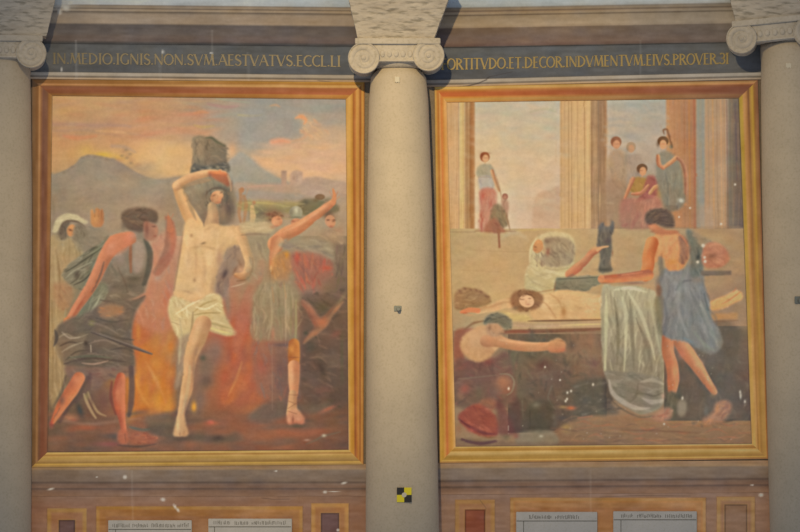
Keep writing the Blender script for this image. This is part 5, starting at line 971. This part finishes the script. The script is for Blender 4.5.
def plaque(label, x0, x1, top, line, vx, words):
    t = thing('marble_plaque', label, 'plaque', (wx((x0+x1)/2), 0, wz(575)), 'grey marble plaques below the murals')
    bm = bmesh.new(); bmesh.ops.create_cube(bm, size=1)
    bmesh.ops.scale(bm, vec=((x1-x0)/100, .028, (575-top)/100), verts=bm.verts); bmesh.ops.translate(bm, vec=(0, -.0235, (575-top)/200), verts=bm.verts)
    bmesh.ops.bevel(bm, geom=bm.edges[:], offset=.004, segments=2, affect='EDGES'); bm_obj('marble_slab', bm, MARBLE, t)
    r = random.Random(int(x0))                      # heading too worn to read: only rows of broken strokes are left
    for (wa, wb) in words:
        x = wa; bm = bmesh.new()
        while x < wb:
            hgt = r.choice((2.6, 3.2, 3.6)); y1 = line-2.1-r.choice((0, 0, .5)); marks_ = [(x, y1-hgt, x+.5, y1)]
            if r.random() < .55: yy = y1-r.choice((0.3, hgt*.5, hgt)); marks_.append((x, yy-.18, x+1.3, yy+.18))
            for (a, c, d, e) in marks_:
                q = bmesh.ops.create_cube(bm, size=1)['verts']; bmesh.ops.scale(bm, vec=((d-a)/100, .002, (e-c)/100), verts=q)
                bmesh.ops.translate(bm, vec=shift(t, (wx((a+d)/2), -.0377-.0002*r.random(), wz((c+e)/2))), verts=q)
            x += r.choice((1.3, 1.6, 2.0))
        bm_obj('worn_word', bm, INK, t)
    bm = bmesh.new()
    for (a, b, c, d) in ((x0+.4, line-.35, x1-.6, line+.35), (vx-.3, line, vx+.3, 574)):
        r = bmesh.ops.create_cube(bm, size=1)['verts']; bmesh.ops.scale(bm, vec=((c-a)/100, .003, (d-b)/100), verts=r)
        bmesh.ops.translate(bm, vec=shift(t, (wx((a+c)/2), -.038, wz((b+d)/2))), verts=r)
    bm_obj('engraved_border', bm, INK, t)
    return t
plaque('grey marble plaque with worn heading, leftmost of the four', 108.6, 192, 520, 529, 116, [(113,131),(133,149),(152,176),(178,189)])
plaque('grey marble plaque under the left mural, nearer the middle column', 208.6, 292, 518.4, 526.4, 214.8, [(214,222),(224,230),(235,249),(252,287)])
plaque('grey marble plaque with the shortest heading, under the lying man mural', 516, 597, 511.6, 520.6, 523.4, [(529,551),(555,579)])
plaque('grey marble plaque nearest the right column', 613, 696.4, 511, 519.4, 620.6, [(621,633),(637,661),(665,691)])

# ================================================================ columns
def lathe(profile, seg=96, ax=0, ay=0, lean=(0, 0)):
    """profile list of (z, r); lean = total x drift from first to last"""
    z0, z1 = profile[0][0], profile[-1][0]; vs = []; fs = []
    for z, r in profile:
        t = (z-z0)/(z1-z0); cx = ax+lean[0]*t
        for k in range(seg):
            a = 2*math.pi*k/seg; vs.append((cx+r*math.cos(a), ay+r*math.sin(a), z))
    n = len(profile)
    for i in range(n-1):
        for k in range(seg):
            fs.append((i*seg+k, i*seg+(k+1) % seg, (i+1)*seg+(k+1) % seg, (i+1)*seg+k))
    fs.append(tuple(range(seg))[::-1]); fs.append(tuple((n-1)*seg+k for k in range(seg)))
    return vs, fs
AY = -.13
def volute_mesh(R, depth, turns=2.6, flip=1):
    """scroll seen end on: spiral relief on the front (-y) face, drum body behind"""
    nr, na = 44, 96; vs = [(0, -.035, 0)]; fs = []
    for i in range(1, nr+1):
        r = R*i/nr
        for k in range(na):
            a = 2*math.pi*k/na; rr = r/R
            ph = rr*turns-flip*a/(2*math.pi); g = abs((ph % 1)-.5)*2           # 0 at ridge, 1 in groove
            h = .012*(1-g**2.2)
            if rr < .16: h = .016*(1-(rr/.16)**2)**.5+.008
            if rr > .93: h = .018*(1-((rr-.93)/.07)**2)
            vs.append((r*math.cos(a), -h-.018*(1-rr)*0, r*math.sin(a)))
    for k in range(na): fs.append((0, 1+(k+1) % na, 1+k))
    for i in range(nr-1):
        for k in range(na):
            a, b = 1+i*na+k, 1+i*na+(k+1) % na; fs.append((a, b, b+na, a+na))
    last = 1+(nr-1)*na; prev = last
    for t in (.04, .12, .3, .5, .7, .88, .96, 1):
        q = R*(1-.16*math.sin(math.pi*t)); base = len(vs)
        for k in range(na):
            a = 2*math.pi*k/na; vs.append((q*math.cos(a), depth*t, q*math.sin(a)))
        for k in range(na): fs.append((prev+k, prev+(k+1) % na, base+(k+1) % na, base+k))
        prev = base
    fs.append(tuple(prev+k for k in range(na))[::-1])
    return vs, fs
def rough_block(name, corners_top, corners_bot, y0, y1, mat, parent, amp, seed, nx=44, nz=26, lo=None):
    """tapered block; corners = (xl, xr, z); front/sides subdivided and hacked"""
    r = random.Random(seed); bm = bmesh.new(); G = {}
    xlT, xrT, zT = corners_top; xlB, xrB, zB = corners_bot
    from mathutils import noise
    ny = 10; TAP = .10
    def P3(u, t, s):                       # u across, t down, s front(0)..back(1)
        xl = xlT+(xlB-xlT)*t; xr = xrT+(xrB-xrT)*t; f = y0-TAP*(1-t)
        return Vector((xl+(xr-xl)*u, f+(y1-f)*s, zT+(zB-zT)*t))
    cells = [(lambda i, j: P3(i/nx, j/nz, 0), nx, nz), (lambda i, j: P3(0, j/nz, 1-i/ny), ny, nz), (lambda i, j: P3(1, j/nz, i/ny), ny, nz),
             (lambda i, j: P3(i/nx, 1, j/ny), nx, ny), (lambda i, j: P3(i/nx, 0, 1-j/ny), nx, ny)]
    nrm = (Vector((0, -1, 0)), Vector((-1, 0, 0)), Vector((1, 0, 0)), Vector((0, 0, -1)), Vector((0, 0, 1)))
    for (fn, a, b), nv in zip(cells, nrm):
        g = [[bm.verts.new(shift(parent, fn(i, j))) for i in range(a+1)] for j in range(b+1)]
        for j in range(b):
            for i in range(a): bm.faces.new((g[j][i], g[j+1][i], g[j+1][i+1], g[j][i+1]))
    bmesh.ops.remove_doubles(bm, verts=bm.verts, dist=1e-5)
    bmesh.ops.recalc_face_normals(bm, faces=bm.faces[:]); bm.normal_update()
    for v in bm.verts:
        w = Vector(v.co)+parent.location
        n = noise.noise(Vector((w.x*9+seed, w.y*9, w.z*22)))+.6*noise.noise(Vector((w.x*26, w.y*26+seed, w.z*60)))
        pit = noise.noise(Vector((w.x*7, seed+w.y*7, w.z*34)))
        n -= 2.2*max(0, pit-.34)
        v.co += v.normal*amp*n
    return bm_obj(name, bm, mat, parent, False)
def rbox(name, x0, x1, y0, y1, z0, z1, mat, parent, bev=.008):
    bm = bmesh.new(); bmesh.ops.create_cube(bm, size=1); bmesh.ops.scale(bm, vec=(x1-x0, y1-y0, z1-z0), verts=bm.verts)
    bmesh.ops.translate(bm, vec=shift(parent, ((x0+x1)/2, (y0+y1)/2, (z0+z1)/2)), verts=bm.verts)
    bmesh.ops.bevel(bm, geom=bm.edges[:], offset=bev, segments=3, affect='EDGES', profile=.6)
    return bm_obj(name, bm, mat, parent, False)

def column(label, top_px, dy, prof_px, vl, vr, vrad, block_top, block_bot, vz_l, vz_r, egg_line, lean, seed, roll=0, yaw=0):
    """prof_px: list of (py, half width px) for the shaft; positions in cm of wall, corrected for depth"""
    cx = wx(top_px, AY)
    root = thing('ionic_column', label, 'column', (cx, AY, 1.7))
    s = (DIST+AY)/DIST; zt = wz(prof_px[0][0]+dy, AY)
    pr = [(wz(p+dy, AY)-1.7, h/100*s) for p, h in reversed(prof_px)]
    pr = [(0.0, pr[0][1]+.012)]+pr
    zz = np.linspace(0, pr[-4][0], 24); body = [(z, float(np.interp(z, [q[0] for q in pr], [q[1] for q in pr]))) for z in zz[:-1]]+pr[-4:]
    vs, fs = lathe(body, 96, 0, 0, (0, 0)); H = body[-1][0]
    vs = [(x+lean*(1-z/H), y, z) for x, y, z in vs]
    obj('shaft', vs, fs, SHAFT, root, True)
    yf = AY-.28; yb_ = AY+(.05 if yaw else .12)                                                     # front plane of the scrolls
    # capital: echinus and channel between the scrolls
    cxp = top_px
    eg = lathe([(0, .215), (.02, .235), (.05, .255), (.09, .262), (.13, .25), (.15, .24)], 96)
    zE = wz(66+dy, AY)
    obj('echinus', [(x+0, y, z+zE-1.7-.03) for x, y, z in eg[0]], eg[1], CAPST, root, True)
    k = (DIST+yf)/DIST
    lx, rx = wx(vl, yf), wx(vr, yf); zl, zr = wz(vz_l+dy, yf), wz(vz_r+dy, yf); R_ = vrad/100*k
    for nm, X, Z, fl in (('volute', lx, zl, 1), ('volute', rx, zr, -1)):
        a, b = volute_mesh(R_, yb_-yf, flip=fl)
        obj(nm, [shift(root, (x+X, y+yf, z+Z)) for x, y, z in a], b, CAPST, root, True)
    # channel band joining the scrolls, with carved eggs and a fillet under them
    zc = (zl+zr)/2; zb = zc-.055; ztp = zc+R_*1.03
    ch = rbox('channel', lx+R_*.2, rx-R_*.2, yf+.012, yb_, zb, ztp-.03, CAPST, root, .012)
    bm = bmesh.new(); n = 5; span = (rx-R_*.95)-(lx+R_*.95)
    for i in range(n):
        x = lx+R_*.95+span*(i+.5)/n
        r = bmesh.ops.create_icosphere(bm, subdivisions=3, radius=1)['verts']; bmesh.ops.scale(bm, vec=(span/n*.36, .012, .034), verts=r)
        bmesh.ops.translate(bm, vec=shift(root, (x, yf+.01, zc+.030)), verts=r)
    bm_obj('egg_moulding', bm, CAPST, root, True)
    rbox('fillet', lx+R_*.85, rx-R_*.85, yf-.006, yf+.06, zb+.008, zb+.026, CAPST, root, .005)
    rbox('abacus', lx-R_*.55, rx+R_*.75, yf-.02, yb_, ztp-.04, ztp+.022, CAPST, root, .016)
    # impost block over the capital
    yb = yf+.02
    (tl, tr, tp), (bl, br, bp) = block_top, block_bot
    kk = (DIST+yb)/DIST
    rough_block('impost_block', (wx(tl, yb-.08), wx(tr, yb-.08), wz(tp+dy, yb)), (wx(bl, yb), wx(br, yb), ztp+.014), yb, yb_, ROUGH, root, .007, seed)
    if yaw:                                                     # the wall is part of a ring: outer columns face its centre
        M = Matrix.Rotation(math.radians(yaw), 4, 'Z'); px_ = lx if yaw < 0 else rx
        piv = Vector(shift(root, (px_, yf, 0))); M = Matrix.Translation(piv) @ M @ Matrix.Translation(-piv)
        for c in root.children:
            if c.name.split('.')[0] not in ('shaft', 'echinus'): c.data.transform(M)
    if roll:
        piv = Vector(shift(root, (lx, 0, zl))); M = Matrix.Translation(piv) @ Matrix.Rotation(math.radians(-roll), 4, 'Y') @ Matrix.Translation(-piv)
        for c in root.children:
            if c.name.split('.')[0] != 'shaft': c.data.transform(M)
    return root
SHP = [(65, 17), (68, 18.5), (73, 24.5), (78, 27.6), (82, 28.8), (90, 29.4), (140, 30.8), (200, 32.4), (300, 34), (400, 35.2), (500, 36.4), (560, 37)]
column('pale stone column between the two murals, with full scrolled capital', 398.4, 0, SHP, 363.8, 428.6, 16, (345.5, 453.5, -14), (358, 434, 36), 58, 55.5, 0, .046, 3)
SHS = [(60, 28.6), (64, 29), (74, 29), (78, 28.8)]+SHP[5:]
column('grey stone column at the left edge, one scroll in view', 1.5, -3, SHS, -31, 31.2, 15.2, (-55, 58, -14), (-46, 46.5, 36), 56, 56, 0, -.085, 8, 0, 9.5)
column('grey stone column at the right edge, one scroll in view', 789.5, -15, SHS, 741.6, 808, 15.4, (730, 860, -14), (737, 850, 36), 53.5, 53.5, 0, .20, 13, 5, -9.5)

# ================================================================ small things on the shafts
def shaft_front(px, py, cxpx, half):                                # y of a shaft surface at a pixel column
    r = half/100; dx = (px-cxpx)/100; return AY-math.sqrt(max(r*r-dx*dx, 0))
YEL = plain('yellow_card', (.80, .72, .03), .6); BLK = plain('black_card', (.02, .022, .03), .6); WHI = plain('white_paper', (.62, .60, .54), .8); MET = plain('grey_metal', (.24, .27, .28), .45, .6)
def card(name, parent, x0, x1, z0, z1, y, mat, th=.003):
    bm = bmesh.new(); bmesh.ops.create_cube(bm, size=1); bmesh.ops.scale(bm, vec=(x1-x0, th, z1-z0), verts=bm.verts)
    bmesh.ops.translate(bm, vec=((x0+x1)/2, y, (z0+z1)/2), verts=bm.verts); return bm_obj(name, bm, mat, parent)
yf = shaft_front(404, 495, 402.5, 36.5)
k = (DIST+yf)/DIST
t = thing('survey_target', 'small yellow and black checkered survey marker low on the middle column', 'marker', (wx(404.2, yf), yf-.006, wz(494.8, yf)))
h = .072
card('backing_card', t, -h, h, -h, h, .004, WHI, .006)
card('black_square', t, -h, 0, 0, h, -.001, BLK); card('black_square', t, 0, h, -h, 0, -.001, BLK)
card('yellow_square', t, 0, h, 0, h, -.001, YEL); card('yellow_square', t, -h, 0, -h, 0, -.001, YEL)
bm = bmesh.new(); r = bmesh.ops.create_cone(bm, segments=20, radius1=.024, radius2=.024, depth=.004, cap_ends=True)['verts']
bmesh.ops.rotate(bm, matrix=Matrix.Rotation(math.pi/2, 3, 'X'), verts=r); bmesh.ops.translate(bm, vec=(0, -.004, 0), verts=r); bm_obj('white_centre', bm, WHI, t)
def tab(label, px, py, cxpx, half, w, h):
    y = shaft_front(px, py, cxpx, half); r = half/100; bm = bmesh.new(); th0 = (px-cxpx)/half
    n = 6; X0, Z0 = wx(px, y), wz(py, y); vs = []
    for j in (0, 1):
        for i in range(n+1):
            x = (i/n-.5)*w; yy = AY-math.sqrt(max(r*r-((px-cxpx)/100+x)**2, 0))
            for d in (-.010, -.001): vs.append(bm.verts.new((x, yy-y+d, (j-.5)*h+.006*math.sin(i*2.1))))
    g = lambda i, j, d: vs[(j*(n+1)+i)*2+d]
    for i in range(n):
        bm.faces.new((g(i,0,0), g(i+1,0,0), g(i+1,1,0), g(i,1,0))); bm.faces.new((g(i,0,1), g(i,1,1), g(i+1,1,1), g(i+1,0,1)))
        for j in (0, 1): bm.faces.new((g(i,j,0), g(i,j,1), g(i+1,j,1), g(i+1,j,0)))
    for i in (0, n): bm.faces.new((g(i,0,0), g(i,1,0), g(i,1,1), g(i,0,1)))
    o = bm_obj('paper_tab', bm, WHI); o.location = (X0, y, Z0); tag(o, label, 'paper'); return o
tab('tiny white paper square under the scrolled capital of the middle column', 397.3, 79.5, 398.5, 28.2, .045, .055)
tab('small white paper square near the top of the right column', 788.5, 65.5, 793, 28, .05, .045)
def hook(label, px, py, cxpx, half, s=1.0):
    y = shaft_front(px, py, cxpx, half); t = thing('metal_bracket', label, 'bracket', (wx(px, y), y, wz(py, y)))
    bm = bmesh.new(); bmesh.ops.create_cube(bm, size=1); bmesh.ops.scale(bm, vec=(.075*s, .012, .055*s), verts=bm.verts); bmesh.ops.bevel(bm, geom=bm.edges[:], offset=.004, segments=2, affect='EDGES'); bm_obj('plate', bm, MET, t)
    bm = bmesh.new(); r = bmesh.ops.create_cone(bm, segments=18, radius1=.022*s, radius2=.016*s, depth=.06, cap_ends=True)['verts']; bmesh.ops.rotate(bm, matrix=Matrix.Rotation(math.pi/2, 3, 'X'), verts=r); bmesh.ops.translate(bm, vec=(.006, -.03, -.004), verts=r); bm_obj('stud', bm, MET, t)
    return t
hook('small grey metal bracket halfway up the middle column', 397.8, 308.5, 400.6, 34.2)
hook('small grey metal bracket at the right edge on the right column', 799.5, 300, 799.5, 34.2, 1.3)
